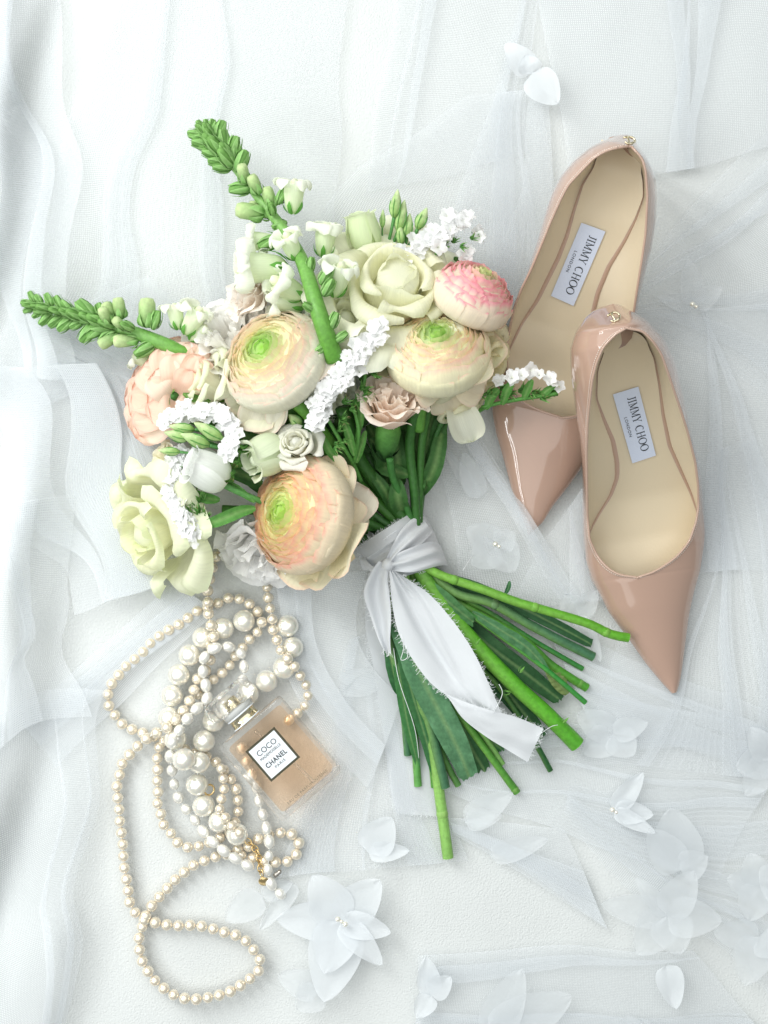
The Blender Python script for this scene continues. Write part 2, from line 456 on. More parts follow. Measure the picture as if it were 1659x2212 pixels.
GT = 'tulle layers spread on the cloth'
veil('tulle', 'sheer white tulle with long folds across the top left corner behind the tall green spike', ((330, -260), (760, -240), (-60, 900), (720, 700)), 2, 2.2, 8, 14, TULLE, 3, warp=24)
veil('tulle', 'sheer tulle fanning into pointed folds between the bouquet buds and the far shoe', ((1010, 205), (1180, 190), (560, 560), (1190, 760)), 6, 1.6, 10, 9, TULLE, 5, warp=18)
veil('tulle', 'tulle panel hanging down from the top edge left of the white petals', ((900, -300), (1190, -300), (780, 420), (1130, 340)), 3, 1.4, 10, 12, TULLE, 8)
veil('tulle', 'wide tulle panel over the upper right corner behind the far shoe heel', ((1160, -80), (1760, -80), (1240, 420), (1780, 300)), 4, 1.2, 9, 12, TULLE2, 11)
veil('tulle', 'tulle with a slanting edge on the right margin beside the far shoe', ((1800, 100), (1800, 900), (1330, 640), (1390, 700)), 6, 1.2, 10, 12, TULLE, 14, warp=20)
veil('tulle', 'tulle lying right of the near shoe heel with a straight upper edge', ((1370, 680), (1760, 662), (1470, 1240), (1860, 1240)), 4, 1.3, 8, 9, TULLE2, 17, warp=10)
veil('tulle', 'tulle running down the right margin beside the near shoe toe', ((1500, 1000), (1640, 940), (1250, 1640), (1860, 1700)), 5, 1.0, 7, 8, TULLE, 19)
# right of the ribbon, over the far shoe's toe
def lift_toe(x, y):
    d = math.hypot(x - 1150, y - 1130); return 36 * math.exp(-(d / 70) ** 2)
veil('tulle', 'tulle draped over the far shoe toe tip with a sharp edge beside the bouquet stems', ((935, 930), (1035, 932), (1000, 1300), (1240, 1290)), 3, 1.0, 22, 10, TULLE, 23, warp=6, lift=lift_toe)
veil('tulle', 'tulle gathered between the far shoe toe and the near shoe side', ((1172, 1180), (1285, 1020), (1110, 1320), (1320, 1290)), 3, 1.0, 16, 9, TULLE, 27, warp=6)
veil('tulle', 'narrow twisted tulle strip running right from the cut stems', ((1180, 1320), (1270, 1560), (1780, 1610), (1780, 1700)), 3, 1.6, 12, 10, TULLE2, 29, warp=10)
veil('tulle', 'tulle sheet under the stem ends reaching the lower right margin', ((960, 1560), (930, 1700), (1720, 1560), (1560, 1900)), 4, 1.0, 5, 8, TULLE2, 31, warp=16)
veil('tulle', 'tulle corner folded into a triangle below the stem ends', ((970, 1765), (975, 1800), (1215, 1790), (1320, 2010)), 3, 1.2, 6, 7, TULLE2, 33, warp=8)
veil('tulle', 'tulle sheet right of the triangle carrying fabric flowers', ((1230, 1690), (1200, 1760), (1800, 1740), (1800, 2260)), 5, 1.2, 8, 10, TULLE, 35, warp=20)
veil('tulle', 'tulle with a long level edge across the bottom of the picture', ((900, 2066), (880, 2300), (1500, 2055), (1700, 2300)), 3, 0.9, 10, 12, TULLE2, 37, curve=-14, warp=10)
# centre, edge curving past the bottle
veil('tulle', 'tulle curving from under the pale carnation past the perfume bottle', ((585, 1270), (790, 1230), (790, 1700), (870, 1500)), 2, 0.7, 26, 10, TULLE2, 41, curve=52, warp=6)
veil('tulle', 'tulle sheet between the bottle and the ribbon tail', ((760, 1380), (850, 1370), (600, 1900), (1000, 1860)), 4, 1.0, 6, 7, TULLE, 43, warp=14)
# left side
veil('tulle', 'tulle folds passing behind the left green snapdragon spike', ((20, 700), (330, 600), (330, 1060), (520, 760)), 6, 1.5, 10, 12, TULLE2, 47, warp=16)
veil('tulle', 'gathered tulle swag hanging between the left spike and the lower cream rose', ((90, 780), (290, 820), (380, 1330), (430, 1180)), 5, 1.6, 14, 16, TULLE2, 53, warp=18)
veil('tulle', 'thick soft tulle swag curving down the left margin beside the peach flower', ((-60, 800), (150, 800), (160, 1340), (330, 1250)), 3, 2.6, 30, 40, SOFT, 59, warp=30)
veil('tulle', 'bundled soft tulle rolling down the left margin below the upper swag', ((-80, 1120), (150, 1080), (-60, 1640), (210, 1560)), 2, 2.6, 40, 46, SOFT, 61, warp=36, curve=20)
veil('tulle', 'bright raised tulle fold in the lower left corner', ((-100, 1560), (230, 1500), (-100, 2300), (150, 2300)), 3, 1.4, 24, 34, SOFT, 67, warp=34)
veil('tulle', 'soft tulle fold hanging down the upper left margin', ((-90, -60), (150, -60), (-40, 800), (160, 780)), 2, 2.6, 24, 34, SOFT, 71, warp=30)
veil('tulle', 'straight tulle band crossing from the left margin up to the cream rose', ((40, 1560), (120, 1660), (380, 1250), (470, 1320)), 3, 1.2, 14, 10, TULLE2, 73, warp=8)

# ------------------------------------------------------------------ petals and blossoms
def petal_mb(prof, phi0, hw, nu=8, nv=9, rnd_=0.25, ruf=0.0, fr=3.0, notch=0.0, nfr=9, base=0.35, colfn=None, seed=0, pw=2.4, roll=0.0, point=0.0):
    vs = []; cs = []; uvs = []
    ph = (seed * 2.39) % 6.28
    for j in range(nv + 1):
        v = 2 * j / nv - 1
        um = 1 - rnd_ * abs(v) ** pw + notch * math.sin(nfr * v * math.pi + ph) * (0.7 + 0.6 * mnoise.noise(Vector((v * 7, seed, 1))))
        um += point * (1 - abs(v)) ** 2
        for i in range(nu + 1):
            u = i / nu; uu = u * um
            r, z = catmull(prof, min(1, uu)) 
            r2, z2 = catmull(prof, min(1, uu + .05)); dr, dz = r2 - r, z2 - z
            if uu > 1:
                r += (prof[-1][0] - prof[-2][0]) * (uu - 1) * 2; z += (prof[-1][1] - prof[-2][1]) * (uu - 1) * 2
                dr, dz = prof[-1][0] - prof[-2][0], prof[-1][1] - prof[-2][1]
            l = math.hypot(dr, dz) + 1e-9; nr, nz = dz / l, -dr / l
            f = ruf * u ** 3 * math.sin(fr * v * math.pi + ph) + ruf * .9 * u * u * mnoise.noise(Vector((v * 2.2, u * 2, seed * 1.3)))
            f += roll * max(0, u - .75) ** 2 * 16
            r += nr * f; z += nz * f
            a = phi0 + v * hw * (base + (1 - base) * math.sin(min(1, u * 1.35) * math.pi / 2))
            vs.append(Vector((r * math.cos(a), r * math.sin(a), z)) * S)
            cs.append(colfn(u, v)); uvs.append((v * hw + seed, u))
    fs = [(j * (nu + 1) + i, (j + 1) * (nu + 1) + i, (j + 1) * (nu + 1) + i + 1, j * (nu + 1) + i + 1) for j in range(nv) for i in range(nu)]
    return MB().add(vs, fs, cs, uvs)

def put(mb, M):
    o = MB(); o.merge(mb, M); return o
def flower_root(name, bq, mesh_mb, M, mat_, label):
    return part(name, put(mesh_mb, M), mat_, bq, label)

bq = root('bouquet', 'hand tied bouquet of ranunculus, roses, carnations and green snapdragon spikes with cut stems', 'bouquet', W(820, 1100, 0))

CREAM = (0.86, 0.87, 0.62); WHITE = (0.94, 0.95, 0.93); PGREEN = (0.66, 0.80, 0.42); PEACH = (0.90, 0.60, 0.44)
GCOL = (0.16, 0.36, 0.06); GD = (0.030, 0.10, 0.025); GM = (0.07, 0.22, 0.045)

def mat_at(x, y, z, az, el, tw=0): return Matrix.Translation(W(x, y, z)) @ axis_m(azel(az, el), tw)

def calyx(bm_parent, M, r, depth, col=GM, n=5, up=0.5):
    mb = lathe([(2, -depth * 1.35), (r * .35, -depth * 1.2), (r * .5, -depth), (r * .3, -depth * .8)], 10, col)
    for k in range(n):
        mb.merge(petal_mb([(r * .3, -depth * 1.1), (r * .6, -depth), (r * .9, -depth * (1 - up * .5)), (r * 1.0, -depth * (1 - up))], k * 6.283 / n, .34, 5, 4, 0.8, 2, 1, colfn=lambda u, v: mixc(col, GCOL, u), seed=k, pw=1.2))
    return part('calyx', put(mb, M), SEPAL, bm_parent)

def ranunculus(x, y, z, Rr, az, el, label, cols, layers=12, loose=4, loose_dir=None, squash=0.55, ppl=9, rimw=.6, seed=1):
    inner, mid, outer, rim = cols
    M = mat_at(x, y, z, az, el)
    dome = lambda q_: Rr * squash * math.sqrt(max(0, 1 - q_ * q_ * .97)) - Rr * .085
    core = lathe([(0.01, -Rr * .55), (Rr * .6, -Rr * .5), (Rr * .90, -Rr * .15)] + [(Rr * q_, dome(q_)) for q_ in (.92, .8, .65, .5, .35, .2, .08)] + [(0.01, dome(0))], 28, inner,
        colfn=lambda u, v: mixc(inner, mid, (1 - u) / .38) if u > .62 else mixc(mid, outer, (.62 - u) / .3))
    fl = flower_root('ranunculus', bq, core, M, PETAL, label)
    q = 0
    for k in range(layers):
        f = (k + .7) / layers
        rho = Rr * (0.06 + 0.94 * f); zr = Rr * (squash * math.sqrt(max(0, 1 - (rho / Rr) ** 2 * .97)) - .0)
        zr -= 0.05 * Rr * (1 if k == layers - 1 else 0)
        rb = min(Rr * 1.04, rho + Rr * (.10 + .05 * f))
        n = max(4, int(ppl * (0.45 + 0.75 * f)))
        for p in range(n):
            q += 1; sd = seed * 100 + q
            a = q * 2.399963 + rnd(-.2, .2); hw = (math.pi / n) * rnd(1.5, 2.0)
            jr = rnd(-.02, .03) * Rr; jz = rnd(-.05, .06) * Rr
            prof = [(Rr * .12, -Rr * .62), (rb * .85, -Rr * .42), (rb, min(zr - Rr * .12, -Rr * .02 + (1 - f) * Rr * .2)), (rho + jr, zr + jz)]
            def cf(u, v, f=f):
                c = mixc(inner, mid, f / .38) if f < .38 else mixc(mid, outer, (f - .38) / .5)
                c = mixc(mixc(c, (0.97, 0.95, 0.82), .65), c, u)  # petal base painted paler to lighten the shaded gaps between layers
                e = max(0, (u - .86) / .14) ** 1.1 * (0.75 + .6 * mnoise.noise(Vector((v * 4, sd, 3)))) * rimw * min(1, f * 2.3)
                return mixc(c, rim, e)
            part('petal', put(petal_mb(prof, a, hw, 8, 9, rnd(.08, .2), Rr * rnd(.012, .032), rnd(1.2, 2.8), .022, 5.5, colfn=cf, seed=sd), M), PETAL, fl)
    # open guard petals round the base
    ld = loose_dir if loose_dir is not None else [i * 2.399 for i in range(loose)]
    for a in ld:
        q += 1; sd = seed * 100 + q
        def cf(u, v): 
            return mixc(mixc(outer, CREAM, .7 - .4 * u), rim, max(0, (u - .9) / .1) * .35)
        sp_ = rnd(1.22, 1.42)
        prof = [(Rr * .10, -Rr * .60), (Rr * .60, -Rr * .66), (Rr * 1.0, -Rr * rnd(.42, .58)), (Rr * sp_, -Rr * rnd(.25, .5))]
        part('petal', put(petal_mb(prof, a + rnd(-.1, .1), rnd(.55, .72), 10, 11, .28, Rr * .06, rnd(1, 2), .02, 3, colfn=cf, seed=sd, roll=rnd(-.1, .25) * Rr * .2), M), PETAL, fl)
    calyx(fl, M, Rr * .42, Rr * .58)
    return fl

def rose(x, y, z, Rr, az, el, label, cols, seed=1, n=20, outer=5, name='rose', openness=1.0, height=.62, tipcol=None, depth=.7, ruf=.045, tw=0):
    base, edge = cols
    M = mat_at(x, y, z, az, el, tw)
    core = lathe([(0.01, -Rr * .5), (Rr * .35, -Rr * .4), (Rr * .30, Rr * .3), (Rr * .1, Rr * height * .8), (0.01, Rr * height * .8)], 14, base)
    fl = flower_root(name, bq, core, M, PETAL, label)
    for q in range(n):
        f = (q + 1) / n; sd = seed * 77 + q
        a = q * 2.399963 * 1.0 + seed; rho = Rr * (.10 + .68 * f ** .9 * openness); rb = rho + Rr * .12
        zr = Rr * (height - .42 * f ** 2.2) + rnd(-.03, .03) * Rr
        if n < 13 and f > .3: prof = [(Rr * .08, -Rr * depth), (rho * .62, -Rr * depth * .6), (rho * .80, -Rr * .05), (rho * 1.02, zr), (rho * (1.18 + .1 * f), zr - Rr * .04), (rho * (1.22 + .12 * f), zr - Rr * .13)]
        else: prof = [(Rr * .08, -Rr * depth), (rb * .75, -Rr * depth * .75), (rb * 1.02, -Rr * .10), (rho * (1.0 + .12 * f), zr)]
        cf = lambda u, v, f=f: mixc(mixc(base, (0.80, 0.74, 0.36), .25 * (1 - u) + .15 * (1 - f)), edge, max(0, u - .65) * 1.6)
        part('petal', put(petal_mb(prof, a, lerp(1.5, .78, f), 10, 11, rnd(.10, .24), Rr * ruf * 1.3 * (.4 + f), rnd(1.0, 2.2), .028, 3.6, colfn=cf, seed=sd, roll=Rr * .05 * f), M), PETAL, fl)
    for q in range(outer):
        sd = seed * 77 + 50 + q; a = q * 6.283 / outer + seed * .7 + rnd(-.2, .2)
        zt = Rr * rnd(-.08, .12)
        prof = [(Rr * .10, -Rr * depth), (Rr * .66, -Rr * depth * .82), (Rr * .86, -Rr * .28), (Rr * 1.00, zt), (Rr * rnd(1.14, 1.24), zt - Rr * rnd(.02, .06)), (Rr * rnd(1.22, 1.30), zt - Rr * rnd(.14, .22))]
        cf = lambda u, v: mixc(base, edge, max(0, u - .7) * 2.2)
        part('petal', put(petal_mb(prof, a, rnd(.66, .82), 12, 13, .28, Rr * ruf * 1.8, rnd(1.0, 2.2), .028, 3.4, colfn=cf, seed=sd, point=rnd(.0, .08)), M), PETAL, fl)
    calyx(fl, M, Rr * .40, Rr * depth, up=.35)
    return fl

def carnation(x, y, z, Rr, az, el, label, cols, seed=1, n=34, fulld=.5, long_calyx=False, name='carnation', notch=.05):
    base, edge = cols
    M = mat_at(x, y, z, az, el)
    core = lathe([(0.01, -Rr * .6), (Rr * .25, -Rr * .5), (Rr * .35, Rr * .0), (0.01, Rr * .1)], 12, base)
    fl = flower_root(name, bq, core, M, PETAL, label)
    for q in range(n):
        f = (q + .5) / n; sd = seed * 91 + q
        a = q * 2.399963 + rnd(-.3, .3); rho = Rr * (.15 + .88 * f ** .8); zr = Rr * (fulld * math.sqrt(max(0, 1 - (.9 * f) ** 2)) - .10 * f) + rnd(-.08, .08) * Rr
        prof = [(Rr * .12, -Rr * .6), (rho * .35 + Rr * .08, -Rr * .25), (rho * .78, zr - Rr * .22 * (1 - f) - Rr * .05), (rho, zr)]
        cf = lambda u, v: mixc(base, edge, max(0, u - .4) * 1.3)
        part('petal', put(petal_mb(prof, a, rnd(.60, .95), 10, 24, .16, Rr * rnd(.08, .13), rnd(1.2, 2.2), notch, rnd(7, 9), colfn=cf, seed=sd, base=.25), M), PETAL, fl)
    if long_calyx:
        c = lathe([(7, -Rr * 1.65), (12, -Rr * 1.55), (25, -Rr * 1.15), (27, -Rr * .7), (20, -Rr * .42)], 16, GM, colfn=lambda u, v: mixc((0.03, 0.12, 0.04), (0.12, 0.34, 0.06), u))
        for k in range(6):
            c.merge(petal_mb([(8, -Rr * 1.62), (16, -Rr * 1.5), (26, -Rr * 1.3), (29, -Rr * 1.12)], k, .5, 5, 4, .7, 1, 1, colfn=lambda u, v: GD, seed=k, pw=1.2))
        part('calyx', put(c, M), SEPAL, fl)
    else: calyx(fl, M, Rr * .4, Rr * .6)
    return fl

def cup(x, y, z, Rr, Lh, az, el, label, cols, seed=1, n=6, flare=.1, name='lisianthus', tw=0.0):
    """half open lisianthus: overlapping petals forming a cup of radius Rr and length Lh"""
    base, edge = cols; M = mat_at(x, y, z, az, el, tw)
    core = lathe([(0.01, -Lh * .5), (Rr * .4, -Lh * .4), (Rr * .5, Lh * .1), (Rr * .2, Lh * .42), (0.01, Lh * .45)], 12, base)
    fl = flower_root(name, bq, core, M, PETAL, label)
    for q in range(n):
        f = (q + 1) / n; sd = seed * 41 + q; a = q * 2.2 + seed
        rr_ = Rr * (.45 + .55 * f)
        prof = [(Rr * .12, -Lh * .55), (rr_ * .85, -Lh * .38), (rr_ * 1.0, Lh * .02), (rr_ * .86, Lh * (.48 - .06 * f)), (rr_ * (.90 + flare * f * 2), Lh * (.58 - .08 * f))]
        cf = lambda u, v: mixc(mixc(base, PGREEN, .45 * (1 - u) ** 2), edge, max(0, u - .7) * 2)
        part('petal', put(petal_mb(prof, a, rnd(.95, 1.3), 10, 11, rnd(.12, .25), Rr * .07, rnd(.8, 2), .02, 3, colfn=cf, seed=sd), M), PETAL, fl)
    calyx(fl, M, Rr * .42, Lh * .5, up=.45)
    return fl

# --- ranunculus
RP = (0.93, 0.42, 0.37)
ranunculus(650, 1112, 185, 118, 168, 44, 'large yellow and peach ranunculus with a green centre facing left above the ribbon',
           ((0.46, 0.78, 0.10), (0.96, 0.94, 0.52), (0.97, 0.86, 0.64), RP), 13, loose_dir=[ 3.6, 4.2, 4.8, 5.4, 6.0, .4, 1.0, 5.1], seed=1, ppl=10, rimw=.8)
ranunculus(592, 778, 215, 108, 135, 52, 'cream ranunculus with pink edged petals and a green heart, drooping petal below',
           ((0.36, 0.76, 0.06), (0.95, 0.96, 0.60), (0.97, 0.95, 0.80), (0.93, 0.52, 0.50)), 11, loose_dir=[-.1, 3.9, 4.5, -.6, 5.0], seed=2, ppl=10)
ranunculus(945, 758, 205, 104, 95, 48, 'yellow ranunculus with pink frilled edges beside the far shoe',
           ((0.32, 0.66, 0.06), (0.94, 0.96, 0.62), (0.97, 0.94, 0.68), (0.92, 0.42, 0.46)), 11, loose_dir=[-2.4, -1.9, -1.4, -.9, -.4, 3.5], seed=3, ppl=10)
ranunculus(1020, 640, 190, 84, 62, 30, 'pink edged ranunculus seen from its side at the right of the bouquet',
           ((0.58, 0.76, 0.26), (0.96, 0.86, 0.66), (0.97, 0.86, 0.70), (0.91, 0.36, 0.45)), 10, loose_dir=[], squash=.75, seed=4, ppl=10, rimw=1.25)
# --- peach flower on the left, side view
PEACHBLOOM = True
def free_petal(parent, pts, wd, col, rim=None, ruf=3, seed=0, shape=.7, cup=.25, nl=16, nw=14, bw=.22):
    """single loose petal along plan points, widest near its far end"""
    vs = []; cs = []; uvs = []
    for i in range(nl + 1):
        t = i / nl; p = Vector(catmull(pts, t)); q = Vector(catmull(pts, min(1, t + .03))); q0 = Vector(catmull(pts, max(0, t - .03)))
        d = q - q0; sd = Vector((-d.y, d.x, 0)).normalized()
        ww = wd * (bw + (1 - bw) * math.sin(math.pi / 2 * min(1, t / .72)) ** shape) * (math.sqrt(max(0, 1 - max(0, (t - .70) / .30) ** 2.2)) if t > .7 else 1)
        for j in range(nw + 1):
            v = 2 * j / nw - 1; f = ruf * t * t * (math.sin(v * 7 + seed * 2) + 1.5 * mnoise.noise(Vector((v * 3, t * 3, seed))))
            e = ww * v
            vs.append(W(p.x + sd.x * e, p.y + sd.y * e, p.z + cup * ww * v * v + f))
            ed = max(0, max(t, abs(v) * min(1, t * 2)) - .86) / .14
            cs.append(mixc(col, rim or col, ed * (.5 + .5 * mnoise.noise(Vector((v * 4, t * 4, seed)))))); uvs.append((v + seed, t))
    return part('petal', MB().add(vs, [(i * (nw + 1) + j, i * (nw + 1) + j + 1, (i + 1) * (nw + 1) + j + 1, (i + 1) * (nw + 1) + j) for i in range(nl) for j in range(nw)], cs, uvs), PETAL, parent)
pb_ = flower_root('ranunculus', bq, lathe([(.1, -12), (30, -8), (46, 4), (40, 16), (.1, 22)], 16, (0.96, 0.74, 0.60)), mat_at(392, 860, 105, 150, 30), PETAL, 'peach bloom with broad frilled petals seen from behind at the left of the bouquet')
PC_ = (0.96, 0.70, 0.56); PE_ = (0.95, 0.56, 0.49)
for q, (tx, ty, wd_, z0_, z1_) in enumerate([(430, 742, 46, 60, 80), (385, 726, 50, 50, 70), (335, 750, 52, 45, 60), (290, 800, 54, 42, 50), (268, 862, 50, 42, 46), (276, 922, 46, 45, 45), (292, 946, 40, 60, 60),
        (452, 756, 40, 90, 120), (410, 738, 48, 90, 120), (362, 745, 50, 90, 118), (315, 780, 52, 92, 112), (285, 835, 52, 92, 105), (280, 895, 50, 92, 98), (300, 940, 44, 96, 96),
        (440, 770, 36, 120, 160), (385, 762, 44, 118, 158), (335, 800, 48, 118, 150), (318, 872, 56, 118, 140), (330, 915, 40, 115, 130), (415, 800, 34, 130, 170)]):
    mx2, my2 = (392 + tx) / 2, (860 + ty) / 2
    free_petal(pb_, [(392, 860, z0_), (mx2, my2, (z0_ + z1_) / 2 + 26), (tx, ty, z1_)], wd_, mixc(PC_, (0.97, 0.84, 0.70), (q * .37) % 1), PE_, 3.5, q + 60, shape=.8, cup=.12, bw=.55)
calyx(pb_, mat_at(397, 866, 150, -30, 30), 26, 26)
rans = [o for o in C.objects if o.name.startswith('ranunculus')]
CR_, PK_ = (0.95, 0.91, 0.76), (0.93, 0.66, 0.58)
free_petal(rans[1], [(600, 825, 200), (575, 870, 205), (548, 935, 185)], 50, CR_, PK_, 4, 1)
free_petal(rans[1], [(600, 830, 210), (600, 875, 215), (592, 922, 200)], 24, (0.96, 0.93, 0.82), PK_, 2, 2)
free_petal(rans[1], [(640, 820, 225), (680, 800, 245), (722, 742, 250)], 26, (0.95, 0.88, 0.78), PK_, 3, 3, cup=.7)
free_petal(rans[1], [(620, 740, 225), (665, 730, 240), (680, 690, 235)], 34, (0.95, 0.93, 0.82), PK_, 3, 4, cup=.5)
free_petal(rans[2], [(935, 790, 190), (880, 800, 205), (842, 815, 190)], 34, (0.95, 0.92, 0.66), PK_, 3, 5)
free_petal(rans[2], [(960, 800, 200), (1000, 800, 220), (1062, 775, 215)], 40, (0.95, 0.91, 0.70), PK_, 3, 6, cup=.4)
free_petal(rans[2], [(935, 805, 200), (945, 825, 215), (965, 845, 195)], 62, (0.95, 0.90, 0.72), PK_, 3, 7)
free_petal(rans[2], [(985, 825, 180), (1010, 835, 195), (1045, 850, 170)], 40, (0.95, 0.86, 0.68), PK_, 3, 8)
free_petal(rans[2], [(950, 840, 150), (965, 865, 165), (975, 890, 150)], 42, (0.92, 0.84, 0.66), PK_, 3, 9)
free_petal(rans[2], [(980, 855, 135), (1000, 900, 150), (1022, 955, 120)], 38, (0.93, 0.94, 0.80), (0.85, 0.9, 0.7), 3, 10, cup=.5)
free_petal(rans[0], [(690, 1095, 130), (715, 1045, 180), (700, 985, 190)], 42, (0.96, 0.85, 0.62), PK_, 3, 11)
free_petal(rans[0], [(690, 1100, 140), (730, 1060, 190), (738, 1000, 180)], 34, (0.96, 0.87, 0.66), PK_, 3, 12)
free_petal(rans[0], [(700, 1120, 110), (755, 1100, 150), (797, 1055, 150)], 44, (0.95, 0.88, 0.74), (0.88, 0.62, 0.55), 4, 13)
free_petal(rans[0], [(700, 1120, 90), (740, 1150, 125), (775, 1175, 110)], 60, (0.95, 0.90, 0.74), (0.90, 0.78, 0.62), 3, 14)
free_petal(rans[0], [(690, 1110, 120), (745, 1110, 165), (770, 1075, 170)], 36, (0.96, 0.86, 0.66), PK_, 3, 15, cup=.5)
free_petal(rans[3], [(1040, 690, 150), (1070, 690, 160), (1090, 705, 140)], 16, (0.95, 0.80, 0.66), PK_, 2, 16, cup=.6)
# --- roses
rose(856, 622, 182, 142, 76, 62, 'large open cream green rose at the top of the bouquet', ((0.97, 0.97, 0.76), (0.95, 0.98, 0.84)), 3, 11, 7, height=.42, ruf=.07)
rose(342, 1142, 100, 118, 208, 42, 'large pale green rose at the lower left of the bouquet', ((0.97, 0.98, 0.76), (0.88, 0.96, 0.64)), 6, 8, 7, openness=1.0, height=.6, ruf=.09)
rose(452, 830, 150, 66, 160, 22, 'cream bud rose squeezed between the peach flower and the cream ranunculus', ((0.93, 0.93, 0.78), (0.80, 0.90, 0.60)), 9, 9, 4)
rose(1035, 775, 140, 78, -25, 35, 'faded yellow rose behind the yellow ranunculus', ((0.90, 0.84, 0.60), (0.90, 0.80, 0.56)), 12, 8, 6, ruf=.07)
rose(985, 862, 120, 74, -70, 15, 'cream drooping bloom hanging below the yellow ranunculus', ((0.90, 0.89, 0.68), (0.88, 0.88, 0.66)), 15, 6, 5, openness=.9)
rose(700, 850, 140, 62, -60, 45, 'pale green white rose half hidden behind the diagonal statice sprig', ((0.90, 0.93, 0.80), (0.90, 0.94, 0.84)), 18, 8, 5, ruf=.07)
rose(740, 700, 170, 70, 60, 60, 'cream white bloom behind the thick snapdragon stem', ((0.90, 0.93, 0.78), (0.92, 0.94, 0.86)), 19, 8, 5, ruf=.08)
# --- carnations
carnation(500, 742, 112, 112, 128, 50, 'white carnation edging out left of the cream ranunculus', ((0.95, 0.92, 0.85), (0.96, 0.96, 0.95)), 21, 24, .5, notch=.07)
carnation(630, 708, 125, 98, 100, 55, 'white carnation above the cream ranunculus', ((0.94, 0.95, 0.88), (0.96, 0.96, 0.96)), 22, 24, .5, notch=.07)
carnation(545, 640, 130, 72, 150, 35, 'small blush carnation at the upper left of the bouquet', ((0.95, 0.84, 0.72), (0.96, 0.93, 0.90)), 23, 20, .5, notch=.02)
carnation(845, 884, 195, 80, 82, 40, 'blush carnation with a long green calyx above the ribbon', ((0.96, 0.80, 0.68), (0.96, 0.89, 0.82)), 24, 20, .6, True, notch=.025)
carnation(560, 1185, 90, 100, 250, 42, 'white carnation under the large yellow ranunculus', ((0.95, 0.94, 0.92), (0.96, 0.96, 0.96)), 25, 20, .45, notch=.05)
carnation(362, 1000, 90, 52, 170, 30, 'pale yellow frilled bloom behind the lower left statice', ((0.93, 0.90, 0.64), (0.94, 0.90, 0.78)), 26, 22, .5, notch=.03)
carnation(610, 1020, 120, 60, 200, 50, 'white carnation deep inside the bouquet behind the large ranunculus', ((0.94, 0.94, 0.92), (0.95, 0.95, 0.95)), 27, 22, .5)
# --- lisianthus cups
cup(452, 1015, 215, 44, 84, 155, 22, 'white half open lisianthus at the left middle of the bouquet', (WHITE, (0.96, 0.96, 0.95)), 2)
cup(575, 985, 195, 46, 82, 205, 30, 'pale green lisianthus above the large yellow ranunculus', ((0.84, 0.90, 0.70), (0.88, 0.92, 0.76)), 4)
rose(642, 962, 215, 44, 120, 62, 'tiny white spiral rose above the large yellow ranunculus', ((0.88, 0.88, 0.80), (0.92, 0.92, 0.88)), 31, 12, 3, name='lisianthus')
cup(786, 502, 150, 38, 78, 102, 14, 'tulip shaped greenish lisianthus at the top of the bouquet', ((0.80, 0.88, 0.60), (0.86, 0.90, 0.74)), 7)

# --- pointed lisianthus buds on stalks
def pbud_mb(Lb, rb):
    col = lambda u, v: mixc((0.30, 0.52, 0.14), (0.66, 0.82, 0.42), .3 + .7 * u)
    mb = lathe([(rb * .35, 0), (rb * .85, Lb * .18), (rb, Lb * .4), (rb * .72, Lb * .68), (rb * .3, Lb * .9), (.2, Lb)], 12, (1, 1, 1), colfn=lambda u, v: mixc((0.34, 0.56, 0.16), (0.70, 0.84, 0.46), u + .25 * math.sin(v * 12.56 + u * 5)))
    for k in range(5):
        mb.merge(petal_mb([(rb * .4, 0), (rb * .95, Lb * .2), (rb * 1.12, Lb * .42), (rb * .95, Lb * .66), (rb * 1.0, Lb * .8)], k * 1.2566, .17, 6, 3, .9, 0, 1, colfn=lambda u, v: (0.13, 0.36, 0.08), seed=k, pw=1.1))
    return mb
def pbud(x, y, z, az, el, Lb, rb, stalk):
    M = mat_at(x, y, z, az, el)
    f = flower_root('flower_bud', bq, pbud_mb(Lb, rb), M, SEPAL, None)
    part('stalk', tube([(x, y, z)] + stalk, [rb * .33, rb * .28, rb * .3], (0.10, 0.30, 0.08), 7), GREEN, f)
pbud(851, 470, 160, 82, 8, 58, 12, [(845, 500, 150), (836, 535, 130)])
pbud(860, 500, 150, 78, 8, 66, 13, [(852, 520, 140), (840, 545, 130)])
pbud(826, 492, 150, 88, 5, 38, 6, [(826, 510, 140), (830, 540, 130)])
pbud(902, 495, 150, 66, 8, 48, 12, [(890, 520, 140), (870, 550, 130)])
pbud(878, 515, 145, 82, 8, 52, 11, [(876, 530, 140), (866, 555, 130)])
pbud(867, 530, 150, 95, 8, 46, 9, [(864, 545, 140), (858, 560, 130)])
pbud(420, 928, 205, 172, 6, 52, 11, [(450, 935, 195), (500, 965, 175)])
pbud(408, 948, 205, 165, 6, 52, 12, [(450, 955, 195), (500, 975, 175)])
pbud(452, 962, 215, 158, 10, 62, 14, [(480, 970, 200), (520, 985, 170)])
pbud(480, 948, 215, 150, 10, 66, 14, [(500, 955, 200), (540, 975, 170)])
pbud(388, 976, 195, 176, 4, 44, 9, [(430, 982, 190), (500, 995, 170)])
pbud(650, 918, 190, 140, 20, 34, 12, [(670, 935, 170), (700, 960, 150)])

